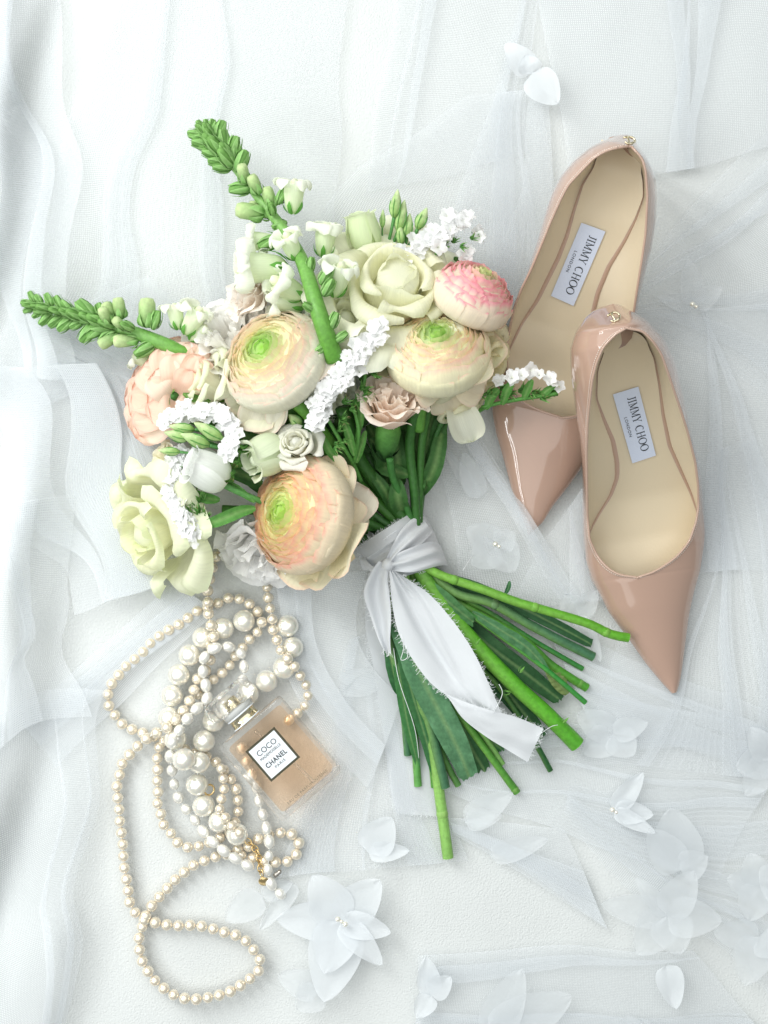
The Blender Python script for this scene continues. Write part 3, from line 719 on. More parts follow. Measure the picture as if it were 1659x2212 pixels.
# --- statice
def floret_mb():
    vs = []; fs = []; cs = []; seg = 20
    prof = [(1.2, 0), (3.6, 4), (9.0, 6.5), (14, 7)]
    for i, (r, z) in enumerate(prof):
        for k in range(seg):
            a = 2 * math.pi * k / seg; lob = 1 + .16 * math.cos(5 * a) * (i / 3) ** 2; wv = (i / 3) ** 2 * 1.5 * (1 if k % 2 else -1) + (i / 3) * 1.8 * math.sin(3 * a + 1)
            vs.append(Vector((r * lob * math.cos(a), r * lob * math.sin(a), z + wv)) * S); cs.append(mixc((0.92, 0.95, 0.84), (0.98, 0.98, 0.98), i / 1.2))
    fs = [(i * seg + k, i * seg + (k + 1) % seg, (i + 1) * seg + (k + 1) % seg, (i + 1) * seg + k) for i in range(3) for k in range(seg)]
    return MB().add(vs, fs, cs)
def tuft_mb(n=14, ln=20):
    mb = MB(); rr = random.Random(n)
    for k in range(n):
        d = Vector((rr.uniform(-.8, .8), rr.uniform(-.8, .8), 1)).normalized(); ll = ln * rr.uniform(.6, 1.1)
        s = d.cross(Vector((rr.uniform(-1, 1), rr.uniform(-1, 1), .2))).normalized() * 2.1
        o = Vector((rr.uniform(-3, 3), rr.uniform(-3, 3), 0))
        tipc = (0.42, 0.22, 0.14) if rr.random() < .2 else (0.26, 0.50, 0.14)
        mb.add([p * S for p in (o - s, o + s, o + d * ll * .6 + s * .6, o + d * ll, o + d * ll * .6 - s * .6)], [(0, 1, 2, 4), (4, 2, 3)], [(0.08, 0.24, 0.05)] * 2 + [(0.14, 0.36, 0.08), tipc, (0.14, 0.36, 0.08)])
    return mb
FLORET = floret_mb().mesh('floret', PETAL); TUFT = tuft_mb().mesh('sepal_tuft', SEPAL)
def statice(path, width, n, label, az=None, tufts=None, zt=None, seed=0):
    rr = random.Random(seed + 3)
    st = part('statice', tube([(p[0], p[1], p[2] - 16) for p in path], [3, 4], GM, 6), GREEN, bq, label)
    for i in range(n):
        p = catmull(path, (i + rr.random()) / n)
        x, y, z = p[0] + rr.gauss(0, width * .38), p[1] + rr.gauss(0, width * .38), p[2] + rr.uniform(-8, 10)
        d = Vector((rr.uniform(-.7, .7), rr.uniform(-.6, .7), 1.3)).normalized()
        if az is not None: d = (d + azel(az, 0) * .35).normalized()
        sc = rr.uniform(.8, 1.25)
        inst('floret', FLORET, st, Matrix.Translation(W(x, y, z)) @ axis_m(d, rr.uniform(0, 6)) @ Matrix.Scale(sc, 4))
    for (x, y, z, a) in (tufts or []):
        inst('sepal_tuft', TUFT, st, Matrix.Translation(W(x, y, z)) @ axis_m(azel(a, 35), rr.uniform(0, 6)) @ Matrix.Scale(rr.uniform(.9, 1.4), 4))
    return st
def tl(pts, n, spread, z, a, seed):
    rr = random.Random(seed); o = []
    for i in range(n):
        p = catmull(pts, i / max(1, n - 1)); o.append((p[0] + rr.gauss(0, spread), p[1] + rr.gauss(0, spread), z + rr.uniform(-8, 8), a + rr.uniform(-40, 40)))
    return o
statice([(845, 560, 175), (905, 535, 180), (960, 505, 180), (1000, 478, 175)], 22, 46, 'white papery statice sprig at the top right of the bouquet', 70, tl([(930, 545), (985, 520), (1035, 508)], 8, 6, 165, 30, 1), seed=1)
statice([(1000, 560, 150), (1005, 545, 150)], 10, 5, 'small statice cluster below the top right sprig', 0, tl([(975, 560), (1000, 548)], 3, 3, 145, 20, 2), seed=2)
statice([(1020, 500, 165), (1032, 512, 160)], 8, 5, 'outermost statice florets at the tip of the top right sprig', 20, None, seed=12)
statice([(826, 712, 262), (775, 765, 262), (735, 815, 262), (705, 862, 250), (680, 925, 240)], 24, 92, 'long white statice sprig running diagonally through the middle of the bouquet', 120, tl([(830, 735), (812, 790), (780, 850), (740, 905), (725, 960)], 20, 9, 225, 0, 3), seed=3)
statice([(1070, 822, 190), (1105, 815, 190), (1140, 805, 185), (1185, 815, 180), (1205, 845, 170)], 8, 13, 'sparse statice sprig reaching over the far shoe', 70, tl([(1040, 850), (1090, 850), (1140, 845), (1190, 852)], 18, 8, 160, 15, 4), seed=4)
statice([(355, 912, 170), (405, 893, 180), (455, 892, 195), (492, 915, 205), (505, 950, 215), (488, 990, 215)], 15, 74, 'white statice frill arching over the green buds on the left', 130, tl([(515, 960), (530, 975), (500, 1000)], 10, 8, 205, 200, 5), seed=5)
statice([(398, 975, 170), (372, 1010, 175), (368, 1050, 180), (385, 1095, 185), (408, 1135, 190), (430, 1152, 180)], 18, 84, 'white statice frill running over the lower cream rose', 200, tl([(400, 1030), (425, 1070), (430, 1110), (455, 1120)], 18, 9, 178, 120, 6), seed=6)
# statice stems / wings
for P_, w_ in (([(708, 905, 215), (740, 960, 200), (765, 1005, 160), (780, 1040, 130)], 4), ([(1040, 880, 150), (1090, 868, 160), (1150, 858, 165), (1205, 850, 165)], 4), ([(985, 940, 100), (1010, 905, 120), (1050, 878, 150)], 4), ([(760, 870, 215), (775, 930, 205), (765, 1000, 165)], 4), ([(790, 800, 215), (780, 880, 205), (770, 960, 180)], 4)):
    part('stem', tube(P_, [w_, w_ * 1.2], (0.09, 0.28, 0.05), 7), GREEN, bq)
for i, (P_, w_) in enumerate((([(700, 945, 205), (712, 975, 200), (745, 1010, 180)], 9), ([(742, 905, 215), (755, 945, 210), (765, 985, 195)], 9), ([(770, 850, 220), (780, 885, 215), (778, 930, 200)], 8), ([(790, 930, 190), (780, 965, 185), (770, 1000, 170)], 8),
        ([(1085, 875, 160), (1095, 845, 180), (1110, 820, 190)], 10), ([(1130, 865, 165), (1140, 840, 178), (1150, 820, 185)], 9), ([(1050, 885, 150), (1060, 860, 165), (1078, 840, 175)], 10), ([(1170, 858, 165), (1180, 845, 170), (1200, 832, 170)], 8),
        ([(425, 1140, 190), (470, 1125, 200), (520, 1105, 195), (552, 1098, 185)], 14), ([(400, 1060, 175), (440, 1075, 180), (475, 1080, 170)], 12), ([(450, 1045, 170), (500, 1050, 180), (550, 1085, 175)], 9), ([(690, 590, 190), (702, 602, 195), (712, 618, 190)], 7))):
    part('leaf', leaf(P_, w_, (0.07, 0.25, 0.04), (0.13, 0.36, 0.07), 10, 4, .3, seed=i), LEAF, bq)

# --- snapdragon spikes
def snapbud_mb(Lb, rb, openf, seed):
    """calyx of five sepals holding a bud; openf = how much pale corolla shows"""
    top = mixc((0.20, 0.42, 0.10), (0.74, 0.86, 0.46), openf)
    mb = lathe([(rb * .3, 0), (rb * .8, Lb * .2), (rb * .95, Lb * .5), (rb * (.7 + .3 * openf), Lb * .8), (rb * .5 * (1 + openf * .5), Lb * .96), (.2, Lb)], 12, (1, 1, 1), colfn=lambda u, v: mixc((0.16, 0.38, 0.08), top, u * 1.3))
    rr = random.Random(seed)
    for k in range(5):
        hl = 1.02 if openf < .2 else rr.uniform(.45, .62)
        mb.merge(petal_mb([(rb * .3, 0), (rb * 1.0, Lb * .2 * hl), (rb * 1.18, Lb * .5 * hl), (rb * 1.0, Lb * .82 * hl), (rb * (.75 if openf < .2 else .95), Lb * hl)], k * 1.2566 + seed, .5, 7, 5, .75, .3, 1, base=.5, colfn=lambda u, v: mixc((0.10, 0.34, 0.04), (0.42, 0.68, 0.26), .1 + .5 * u + .6 * abs(v)), seed=k, pw=1.4))
    return mb
def snapflower_mb(Lb, rb, seed):
    """puffed tubular blossom, mouth shut by a rounded palate, upper lip curled back, lower lip frilled"""
    a, b = (0.82, 0.95, 0.58), (0.96, 0.98, 0.88)
    cf = lambda u, v: mixc(a, b, u * .8)
    mb = petal_mb([(rb * .25, 0), (rb * .75, Lb * .15), (rb * .95, Lb * .45), (rb * 1.02, Lb * .75), (rb * .7, Lb * .92)], 0, math.pi, 9, 20, 0, rb * .10, 2, colfn=cf, seed=seed, base=1)
    mb.merge(petal_mb([(rb * .3, Lb * .6), (rb * .5, Lb * .85), (rb * .3, Lb * 1.02), (.3, Lb * 1.05)], 0, math.pi, 6, 14, 0, rb * .08, 2, colfn=lambda u, v: mixc((0.88, 0.92, 0.55), b, u), seed=seed + 5, base=1))
    for k, (aa, fl_, ww) in enumerate(((-.45, 1.35, .8), (.5, 1.3, .8), (math.pi - .8, 1.0, .7), (math.pi + .1, 1.1, .7), (math.pi + .95, 1.0, .7))):
        pr = [(rb * .9, Lb * .55), (rb * 1.05, Lb * .8), (rb * 1.15 * fl_, Lb * 1.0), (rb * 1.45 * fl_, Lb * 1.0), (rb * 1.55 * fl_, Lb * .84), (rb * 1.35 * fl_, Lb * .74)]
        mb.merge(petal_mb(pr, aa, ww, 10, 9, .3, rb * .26, 1.4, .04, 3, base=.8, colfn=lambda u, v: mixc(a, b, .5 + u), seed=seed * 3 + k))
    for k in range(5):
        mb.merge(petal_mb([(rb * .3, -1), (rb * .85, Lb * .1), (rb * 1.08, Lb * .25), (rb * 1.12, Lb * .40)], k * 1.2566, .42, 5, 4, .8, 0, 1, base=.5, colfn=lambda u, v: (0.16, 0.44, 0.08), seed=k, pw=1.3))
    return mb
BUDS = [snapbud_mb(36, 9.5, 0, 1).mesh('bud', SEPAL), snapbud_mb(42, 11.5, 0, 2).mesh('bud', SEPAL), snapbud_mb(46, 14, .75, 3).mesh('bud', SEPAL), snapbud_mb(52, 14, 1.0, 4).mesh('bud', SEPAL)]
BLOOM = [snapflower_mb(54, 16, k).mesh('blossom', PETAL) for k in range(3)]
def spike(path, rad, seq, label):
    sd = part('snapdragon', tube(path, rad, (0.22, 0.44, 0.12), 12, colfn=lambda t, k: mixc((0.30, 0.52, 0.18), (0.12, 0.34, 0.04), t)), GREEN, bq, label)
    return sd
def attach(sp_, kind, x, y, z, az, el, sc=1.0, tw=0.0):
    me = {'b0': BUDS[0], 'b1': BUDS[1], 'b2': BUDS[2], 'b3': BUDS[3], 'f0': BLOOM[0], 'f1': BLOOM[1], 'f2': BLOOM[2]}[kind]
    sc *= R.uniform(.82, 1.15); az += R.uniform(-8, 8)
    inst('blossom' if kind[0] == 'f' else 'bud', me, sp_, Matrix.Translation(W(x, y, z)) @ axis_m(azel(az, el), tw) @ Matrix.Scale(sc, 4))
# tall spike
sp1 = spike([(445, 290, 130), (500, 355, 140), (560, 430, 150), (615, 500, 170), (655, 570, 225), (690, 680, 282), (724, 778, 250)], [4, 7, 9, 12, 14, 17, 19], None, 'tall snapdragon spike with green buds pointing to the top left')
# dense tip
rr = random.Random(5)
AX1 = 128
for i, t in enumerate([0, .05, .10, .15, .20, .26, .32, .38]):
    p = catmull([(445, 290, 130), (500, 355, 140), (560, 430, 150), (615, 500, 165)], t * .98)
    for s_ in (-1, 0, 1, 2):
        off = {-1: 46, 1: -46, 0: 0, 2: 8}[s_]
        if s_ == 2 and i % 2: continue
        a = AX1 + off + rr.uniform(-8, 8)
        k = .84 + .25 * min(1, i / 4)
        attach(sp1, 'b0' if i < 3 else 'b1', p[0] + 5 * math.cos(math.radians(a)), p[1] - 5 * math.sin(math.radians(a)), p[2] + (8 if s_ == 0 else 0), a, 12 + (28 if s_ == 0 else 0), k, rr.uniform(0, 6))
for (k, x, y, z, a, e, s) in [('b1', 510, 372, 150, 60, 15, 1.1), ('b1', 545, 405, 150, 195, 12, 1.2), ('b2', 530, 395, 165, 98, 35, 1.0), ('b2', 560, 420, 160, 110, 25, .95), ('b2', 590, 450, 155, 102, 12, .9),
      ('b1', 600, 442, 160, 70, 12, 1.0), ('b2', 572, 462, 150, 172, 10, 1.2), ('b1', 590, 465, 175, 100, 50, .9), ('b1', 620, 480, 160, 205, 12, .9), ('b3', 590, 465, 140, 160, 5, 1.15),
      ('f0', 632, 462, 165, 92, 15, 1.2), ('f0', 600, 522, 150, 178, 5, 1.1), ('f2', 640, 560, 205, 110, 35, 1.15), ('b1', 600, 515, 170, 215, 15, 1.0),
      ('f1', 620, 590, 160, 160, 10, 1.25), ('f1', 655, 665, 170, 165, 15, 1.2), ('b1', 668, 590, 235, 75, 10, .9), ('b1', 692, 615, 265, 60, 12, .95), ('b1', 698, 640, 270, 50, 12, 1.0),
      ('b1', 680, 672, 280, 150, 30, .8), ('f0', 622, 578, 178, 176, 10, 1.7), ('f2', 655, 640, 185, 150, 30, 1.6), ('f2', 698, 556, 170, 80, 15, 1.35), ('f0', 722, 640, 225, 80, 30, 1.25), ('b1', 712, 712, 278, 70, 10, 1.0), ('b0', 722, 738, 270, 40, 10, 1.0), ('b0', 704, 745, 262, 220, 15, 1.1)]:
    attach(sp1, k, x, y, z, a, e, s, rr.uniform(0, 6) if k[0] == 'b' else math.pi / 2 * rr.choice((0, 1)))
# left spike
P2 = [(80, 660, 95), (150, 680, 100), (230, 700, 108), (300, 722, 115), (370, 750, 120), (430, 780, 110)]
sp2 = spike(P2, [5, 8, 11, 14, 15, 15], None, 'left snapdragon spike lying level across the tulle')
for i in range(9):
    t = i / 9 * .52
    p = catmull(P2, t); 
    for s_ in (-1, 0, 1, 2):
        if s_ == 2 and i % 2: continue
        a = 168 + {-1: 50, 1: -50, 0: 0, 2: 10}[s_] + rr.uniform(-10, 10); k = .78 + .35 * min(1, i / 5)
        attach(sp2, 'b0' if i < 6 else 'b1', p[0] + 6 * math.cos(math.radians(a)), p[1] - 6 * math.sin(math.radians(a)), p[2] + (9 if s_ == 0 else 0), a, 10 + (32 if s_ == 0 else 0), k, rr.uniform(0, 6))
for (k, x, y, z, a, e, s) in [('b2', 246, 690, 120, 118, 25, .95), ('b2', 236, 700, 135, 105, 35, 1.0), ('b2', 262, 690, 125, 105, 12, 1.0), ('b2', 270, 712, 130, 130, 40, .9), ('b2', 255, 720, 110, 212, 8, 1.1), ('b3', 300, 735, 115, 178, 8, 1.15),
      ('b2', 318, 708, 125, 95, 12, 1.25), ('b1', 330, 712, 130, 75, 18, 1.0), ('b1', 290, 712, 140, 150, 40, .8), ('b1', 335, 742, 115, 215, 12, 1.1), ('f0', 385, 712, 125, 95, 12, 1.15), ('f1', 400, 722, 130, 62, 20, 1.2), ('f2', 410, 735, 120, 40, 10, 1.0),
      ('f1', 330, 790, 70, 150, 10, 1.0)]:
    attach(sp2, k, x, y, z, a, e, s, rr.uniform(0, 6) if k[0] == 'b' else 0)

# --- stems above the ribbon, and dark leaves in the heart of the bouquet
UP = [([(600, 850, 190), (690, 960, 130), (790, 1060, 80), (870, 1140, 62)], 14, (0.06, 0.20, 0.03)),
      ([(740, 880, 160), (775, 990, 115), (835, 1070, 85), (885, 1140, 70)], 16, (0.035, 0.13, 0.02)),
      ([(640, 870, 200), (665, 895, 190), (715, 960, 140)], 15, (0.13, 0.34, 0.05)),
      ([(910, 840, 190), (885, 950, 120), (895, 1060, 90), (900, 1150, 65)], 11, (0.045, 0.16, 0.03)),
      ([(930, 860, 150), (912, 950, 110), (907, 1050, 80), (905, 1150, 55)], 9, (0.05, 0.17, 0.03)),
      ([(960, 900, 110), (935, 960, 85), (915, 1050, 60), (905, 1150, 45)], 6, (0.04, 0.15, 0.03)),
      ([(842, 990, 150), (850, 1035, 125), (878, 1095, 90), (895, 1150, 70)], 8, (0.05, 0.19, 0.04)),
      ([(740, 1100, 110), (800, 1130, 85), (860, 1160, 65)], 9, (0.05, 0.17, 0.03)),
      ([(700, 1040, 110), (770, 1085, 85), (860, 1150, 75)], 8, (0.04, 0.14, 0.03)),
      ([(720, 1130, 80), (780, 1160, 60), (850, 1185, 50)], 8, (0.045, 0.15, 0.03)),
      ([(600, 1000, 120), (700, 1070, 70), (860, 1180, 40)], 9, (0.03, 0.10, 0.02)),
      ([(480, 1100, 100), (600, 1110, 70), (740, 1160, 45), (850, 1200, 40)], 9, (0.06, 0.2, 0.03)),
      ([(470, 1040, 190), (520, 1065, 180), (570, 1085, 160)], 7, (0.12, 0.34, 0.09)),
      ([(790, 980, 80), (830, 1060, 60), (880, 1150, 50)], 12, (0.03, 0.10, 0.02)),
      ([(940, 820, 170), (912, 870, 160), (905, 930, 130)], 13, (0.12, 0.33, 0.05))]
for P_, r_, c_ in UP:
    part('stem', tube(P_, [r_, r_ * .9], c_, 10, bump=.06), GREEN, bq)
rr = random.Random(11)
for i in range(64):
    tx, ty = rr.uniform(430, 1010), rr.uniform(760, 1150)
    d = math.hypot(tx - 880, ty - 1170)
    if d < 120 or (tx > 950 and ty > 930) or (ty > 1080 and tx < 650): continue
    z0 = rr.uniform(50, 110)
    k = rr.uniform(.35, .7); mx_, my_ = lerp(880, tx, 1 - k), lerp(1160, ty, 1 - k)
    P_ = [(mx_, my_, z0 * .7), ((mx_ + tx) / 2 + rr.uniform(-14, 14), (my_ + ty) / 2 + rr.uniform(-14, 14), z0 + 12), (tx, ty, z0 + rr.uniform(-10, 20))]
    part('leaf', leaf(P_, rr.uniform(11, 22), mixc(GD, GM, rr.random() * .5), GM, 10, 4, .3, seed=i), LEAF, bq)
# fill under the crown of the bouquet so that no bare cloth shows between blooms
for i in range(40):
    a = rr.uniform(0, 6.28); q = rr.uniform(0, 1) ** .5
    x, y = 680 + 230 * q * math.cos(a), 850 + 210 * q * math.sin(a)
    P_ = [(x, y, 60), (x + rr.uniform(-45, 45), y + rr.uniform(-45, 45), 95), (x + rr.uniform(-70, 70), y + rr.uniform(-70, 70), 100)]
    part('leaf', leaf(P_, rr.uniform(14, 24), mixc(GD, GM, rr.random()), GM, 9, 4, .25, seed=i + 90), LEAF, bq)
for i, P_ in enumerate(([(595, 680, 150), (600, 668, 160), (615, 655, 165)], [(350, 975, 120), (395, 985, 140), (430, 990, 150)], [(480, 1010, 150), (520, 1000, 190), (550, 985, 180)], [(395, 850, 150), (425, 862, 165), (455, 868, 170)], [(1045, 705, 150), (1010, 700, 160), (975, 690, 160)], [(1000, 845, 150), (960, 838, 165), (925, 845, 160)], [(470, 1165, 60), (505, 1170, 70), (520, 1195, 40)])):
    part('leaf', leaf(P_, 9, GM, GCOL, 10, 4, .3, seed=i), LEAF, bq)

# --- stems below the ribbon
B0 = (893, 1215)
def low(P_, r_, c_, z0=60, node=None, bottom=None):
    n = len(P_)
    Q = [(lerp(P_[0][0], 880, .8), lerp(P_[0][1], 1190, .8), z0 + 8)] + [(p[0], p[1], lerp(z0, bottom if bottom is not None else r_ + 4, i / (n - 1)) if len(p) < 3 else p[2]) for i, p in enumerate(P_)]
    cf = lambda t, k: mixc(mixc(c_, mixc(c_, (0.32, 0.55, 0.12), .5), .5 + .5 * math.sin(k * 6.28 + t * 3)), (0.03, 0.10, 0.03), .35 * max(0, mnoise.noise(Vector((t * 5, k * 2, r_))) * 1.6))
    o = part('stem', tube(Q, [r_ * .95, r_, r_, r_ * 1.04], c_, 12, n=40, colfn=cf, bump=.05, caps=False), GREEN, bq)
    e, e0 = W(*Q[-1]), W(*Q[-2]); d = (e - e0).normalized()
    cap = lathe([(r_ * 1.04, -1), (r_ * 1.06, 0), (r_ * .85, .8), (r_ * .5, -.6), (.01, -1.0)], 12, (1, 1, 1), colfn=lambda u, v: mixc(c_, (0.45, 0.60, 0.30), min(1, u * 1.6)))
    part('cut_end', put(cap, Matrix.Translation(e) @ axis_m(d)), GREEN, o)
    for t in (node or []):
        p = catmull(Q, t); q = catmull(Q, min(1, t + .03)); dd = (W(*q) - W(*p)).normalized()
        kn = lathe([(r_ * .98, -r_ * .9), (r_ * 1.06, -r_ * .3), (r_ * 1.14, 0), (r_ * 1.06, r_ * .3), (r_ * .98, r_ * .9)], 12, mixc(c_, (0.40, 0.58, 0.18), .25))
        part('node', put(kn, Matrix.Translation(W(*p)) @ axis_m(dd)), GREEN, o)
    return o
BR = (0.10, 0.42, 0.025); MG = (0.06, 0.26, 0.03); DG = (0.02, 0.12, 0.03); BL = (0.05, 0.16, 0.08); LG = (0.24, 0.50, 0.13)
low([(940, 1237), (1048, 1275), (1112, 1299), (1200, 1325), (1273, 1348), (1317, 1369), (1358, 1378)], 9.5, (0.11, 0.38, 0.02), 95, [.2, .5, .83], 62)
low([(978, 1278), (1060, 1302), (1142, 1348), (1215, 1386), (1282, 1419)], 10, BL, 75, [.42], 25)
low([(1000, 1290), (1060, 1325), (1160, 1388), (1259, 1445)], 5.5, (0.03, 0.22, 0.04), 60)
low([(925, 1252), (1000, 1315), (1083, 1375), (1171, 1439), (1265, 1518)], 5.5, (0.03, 0.26, 0.04), 88, None, 40)
low([(990, 1300), (1124, 1378), (1194, 1439), (1268, 1486)], 9, (0.08, 0.32, 0.03), 55, [.93])
th = low([(948, 1295), (1024, 1389), (1112, 1480), (1180, 1542), (1247, 1609)], 17, (0.10, 0.42, 0.02), 82, None, 32)
low([(1000, 1400), (1071, 1475), (1130, 1560), (1165, 1620), (1189, 1665)], 6, DG, 50)
low([(840, 1330), (857, 1449), (871, 1525), (881, 1631)], 8, BL, 70, [.72])
low([(865, 1340), (878, 1450), (892, 1551), (903, 1698)], 8, (0.10, 0.32, 0.07), 45)
low([(872, 1340), (895, 1450), (921, 1551)], 9, LG, 85, [.95], 50)
low([(905, 1490), (927, 1560), (945, 1630), (962, 1701)], 10, BL, 65, None, 30)
low([(935, 1440), (980, 1525), (1053, 1625), (1117, 1712)], 8, (0.08, 0.28, 0.035), 62, [.97])
low([(960, 1480), (1003, 1537), (1044, 1587), (1085, 1651)], 6.5, LG, 58, [.66])
low([(900, 1500), (935, 1620), (950, 1720), (968, 1853)], 11.5, (0.26, 0.52, 0.12), 42, [.82], 14)
low([(900, 1480), (918, 1580), (933, 1655), (938, 1700)], 7, MG, 35)
low([(915, 1480), (955, 1625), (990, 1697)], 7, (0.09, 0.25, 0.06), 32)
low([(950, 1240), (1060, 1290), (1140, 1330)], 9, DG, 50)
# dark leaf blades between the stems
LV = [([(905, 1240, 50), (1000, 1262, 62), (1120, 1310, 50), (1200, 1350, 40), (1278, 1392, 22)], 15, (0.012, 0.085, 0.03), 0, 1),
      ([(960, 1310, 40), (1050, 1390, 48), (1130, 1450, 36), (1210, 1512, 16)], 22, (0.010, 0.075, 0.02), 0, 1),
      ([(935, 1290, 34), (1000, 1400, 44), (1090, 1490, 30), (1170, 1590, 14)], 24, (0.012, 0.08, 0.025), 0, 1),
      ([(905, 1250, 92), (950, 1285, 95), (990, 1318, 88), (1024, 1345, 76)], 15, (0.09, 0.26, 0.09), 2, 1),
      ([(1020, 1322, 74), (1080, 1360, 74), (1140, 1400, 64), (1185, 1450, 52)], 13, (0.08, 0.24, 0.10), 3, 0),
      ([(862, 1340, 78), (900, 1440, 86), (950, 1540, 70), (990, 1620, 52), (1014, 1680, 30)], 31, (0.11, 0.28, 0.14), 5.5, 1),
      ([(852, 1330, 66), (880, 1460, 72), (915, 1580, 50), (950, 1698, 20)], 14, (0.03, 0.16, 0.05), 1, 1),
      ([(846, 1350, 50), (862, 1450, 60), (880, 1560, 44), (905, 1660, 20)], 13, (0.04, 0.2, 0.05), 1, 0),
      ([(836, 1390, 40), (845, 1430, 44), (856, 1475, 34), (862, 1500, 24)], 14, (0.02, 0.13, 0.04), 0, 0),
      ([(935, 1440, 40), (985, 1540, 44), (1015, 1610, 32), (1046, 1663, 12)], 24, (0.012, 0.08, 0.02), 1, 1),
      ([(960, 1460, 30), (1010, 1540, 36), (1050, 1590, 26), (1085, 1620, 12)], 16, (0.03, 0.16, 0.04), 0, 1),
      ([(900, 1240, 36), (930, 1330, 44), (980, 1440, 34), (1040, 1540, 18)], 26, (0.010, 0.065, 0.02), 0, 1),
      ([(1180, 1440, 26), (1205, 1470, 30), (1225, 1500, 24)], 16, (0.26, 0.32, 0.10), 2, 0),
      ([(1090, 1285, 55), (1098, 1270, 60), (1101, 1255, 60)], 5, (0.02, 0.14, 0.05), 0, 0),
      ([(860, 1260, 30), (880, 1380, 36), (905, 1500, 26), (935, 1600, 14)], 24, (0.012, 0.08, 0.025), 0, 1)]
for i, (P_, w_, c_, wv, ct) in enumerate(LV):
    part('leaf', leaf(P_, w_, c_, mixc(c_, (0.16, 0.36, 0.14), .35), 26, 8, .12, wav=wv, tip=not ct, cut=bool(ct), seed=i + 40), LEAF, bq)
for (x, y, z, a) in ((1027, 1391, 104, 60), (1122, 1452, 78, 60), (1102, 1496, 76, 170), (1215, 1560, 58, 50)):
    mb = MB()
    for k in range(3):
        mb.merge(petal_mb([(2, 0), (5, 5), (6, 12), (4, 19)], k * 2.1, .6, 5, 4, .8, .5, 1, base=.6, colfn=lambda u, v: mixc((0.30, 0.58, 0.14), (0.2, 0.5, 0.1), u), seed=k, pw=1.2))
    part('shoot', put(mb, mat_at(x, y, z, a, 40)), SEPAL, th)

# ------------------------------------------------------------------ ribbon
rb = root('ribbon', 'white frayed chiffon ribbon knotted round the bouquet stems', 'ribbon', W(860, 1200, 0))
def grid_strip(rows, m_name, mat_, n_sub=6, nw=14, rip=2.0, seed=0, zf=None, thick=True):
    """rows: list of (left(x,y,z), right(x,y,z)) cross lines; smooth loft with ripples"""
    Lp = [r[0] for r in rows]; Rp = [r[1] for r in rows]; n = (len(rows) - 1) * n_sub
    vs = []; uv = []
    for i in range(n + 1):
        t = i / n; a = catmull(Lp, t); b = catmull(Rp, t)
        for j in range(nw + 1):
            s = j / nw
            x, y, z = lerp(a[0], b[0], s), lerp(a[1], b[1], s), lerp(a[2], b[2], s)
            if zf: z += zf(t, s)
            z += rip * (math.sin(s * 9 + t * 3 + seed) + .8 * mnoise.noise(Vector((s * 4, t * 6, seed))) * 2)
            vs.append(W(x, y, z)); uv.append((s, t))
    fs = [(i * (nw + 1) + j, (i + 1) * (nw + 1) + j, (i + 1) * (nw + 1) + j + 1, i * (nw + 1) + j + 1) for i in range(n) for j in range(nw)]
    mb = MB().add(vs, fs, (1, 1, 1), uv)
    if thick:
        nn = len(vs); off = Vector((0, 0, -0.0003))
        mb.add([v + off for v in vs], [tuple(reversed(f)) for f in fs], (1, 1, 1), uv)
    return mb, vs, n, nw
def frays(vs, idx, out, parent, ln=9, dens=3, seed=0):
    rr = random.Random(seed); mb = MB()
    for a, b in zip(idx, idx[1:]):
        for _ in range(max(2, int(dens * rr.uniform(.2, 1.2)))):
            p = vs[a].lerp(vs[b], rr.random()); d = Vector((out[0], -out[1], 0)).normalized()
            d = (d + Vector((rr.uniform(-.8, .8), rr.uniform(-.8, .8), rr.uniform(-.1, .5)))).normalized(); l_ = ln * rr.uniform(.2, 1.1) * S
            q = p + d * l_ * .5 + Vector((rr.uniform(-1, 1), rr.uniform(-1, 1), rr.uniform(-.5, 1))) * l_ * .25
            e = q + d * l_ * .5 + Vector((rr.uniform(-1, 1), rr.uniform(-1, 1), rr.uniform(-1, 1))) * l_ * .35
            mb.merge(tube([tuple(p), tuple(q), tuple(e)], 0.38, (1, 1, 1), 3, 4, False, world=True))
    part('frayed_threads', mb, THREAD, parent, kind='stuff')
# the wrap: arches over the stem bundle
wrap_rows = [((769, 1188, 16), (908, 1100, 10)), ((778, 1202, 18), (922, 1122, 10)), ((790, 1222, 16), (938, 1150, 10)), ((803, 1240, 16), (952, 1184, 10)), ((822, 1262, 20), (966, 1216, 12))]
def wrapz(t, s):
    fold = 7 * math.sin(t * 20 + s * 3.0 + 3 * math.sin(s * 3)) + 4 * math.sin(t * 37 + s * 5)
    return 96 * math.sin(math.pi * min(1, max(0, s))) ** .6 + fold * min(1, 4 * s * (1 - s) + .2)
mb, vs, n_, nw_ = grid_strip(wrap_rows, 'wrap', RIBBON, 10, 30, 1.2, 3, wrapz)
part('wrap', mb, RIBBON, rb)
frays(vs, list(range(0, nw_ + 1)), (-.55, -.85), rb, 11, 9, 1)
frays(vs, [i * (nw_ + 1) + nw_ - 4 for i in range(8, 20)], (.8, -.3), rb, 8, 4, 2)
frays(vs, [n_ * (nw_ + 1) + j for j in range(16, nw_ + 1)], (.5, .8), rb, 6, 4, 3)
# sheer upper edge of the wrap
mb, vs, n_, nw_ = grid_strip([((766, 1184, 20), (907, 1096, 14)), ((773, 1196, 22), (914, 1110, 16)), ((784, 1210, 22), (920, 1126, 14))], 'w2', SHEER, 6, 30, .6, 5, lambda t, s: 102 * math.sin(math.pi * min(1, max(0, s))) ** .6)
part('sheer_edge', mb, SHEER, rb)
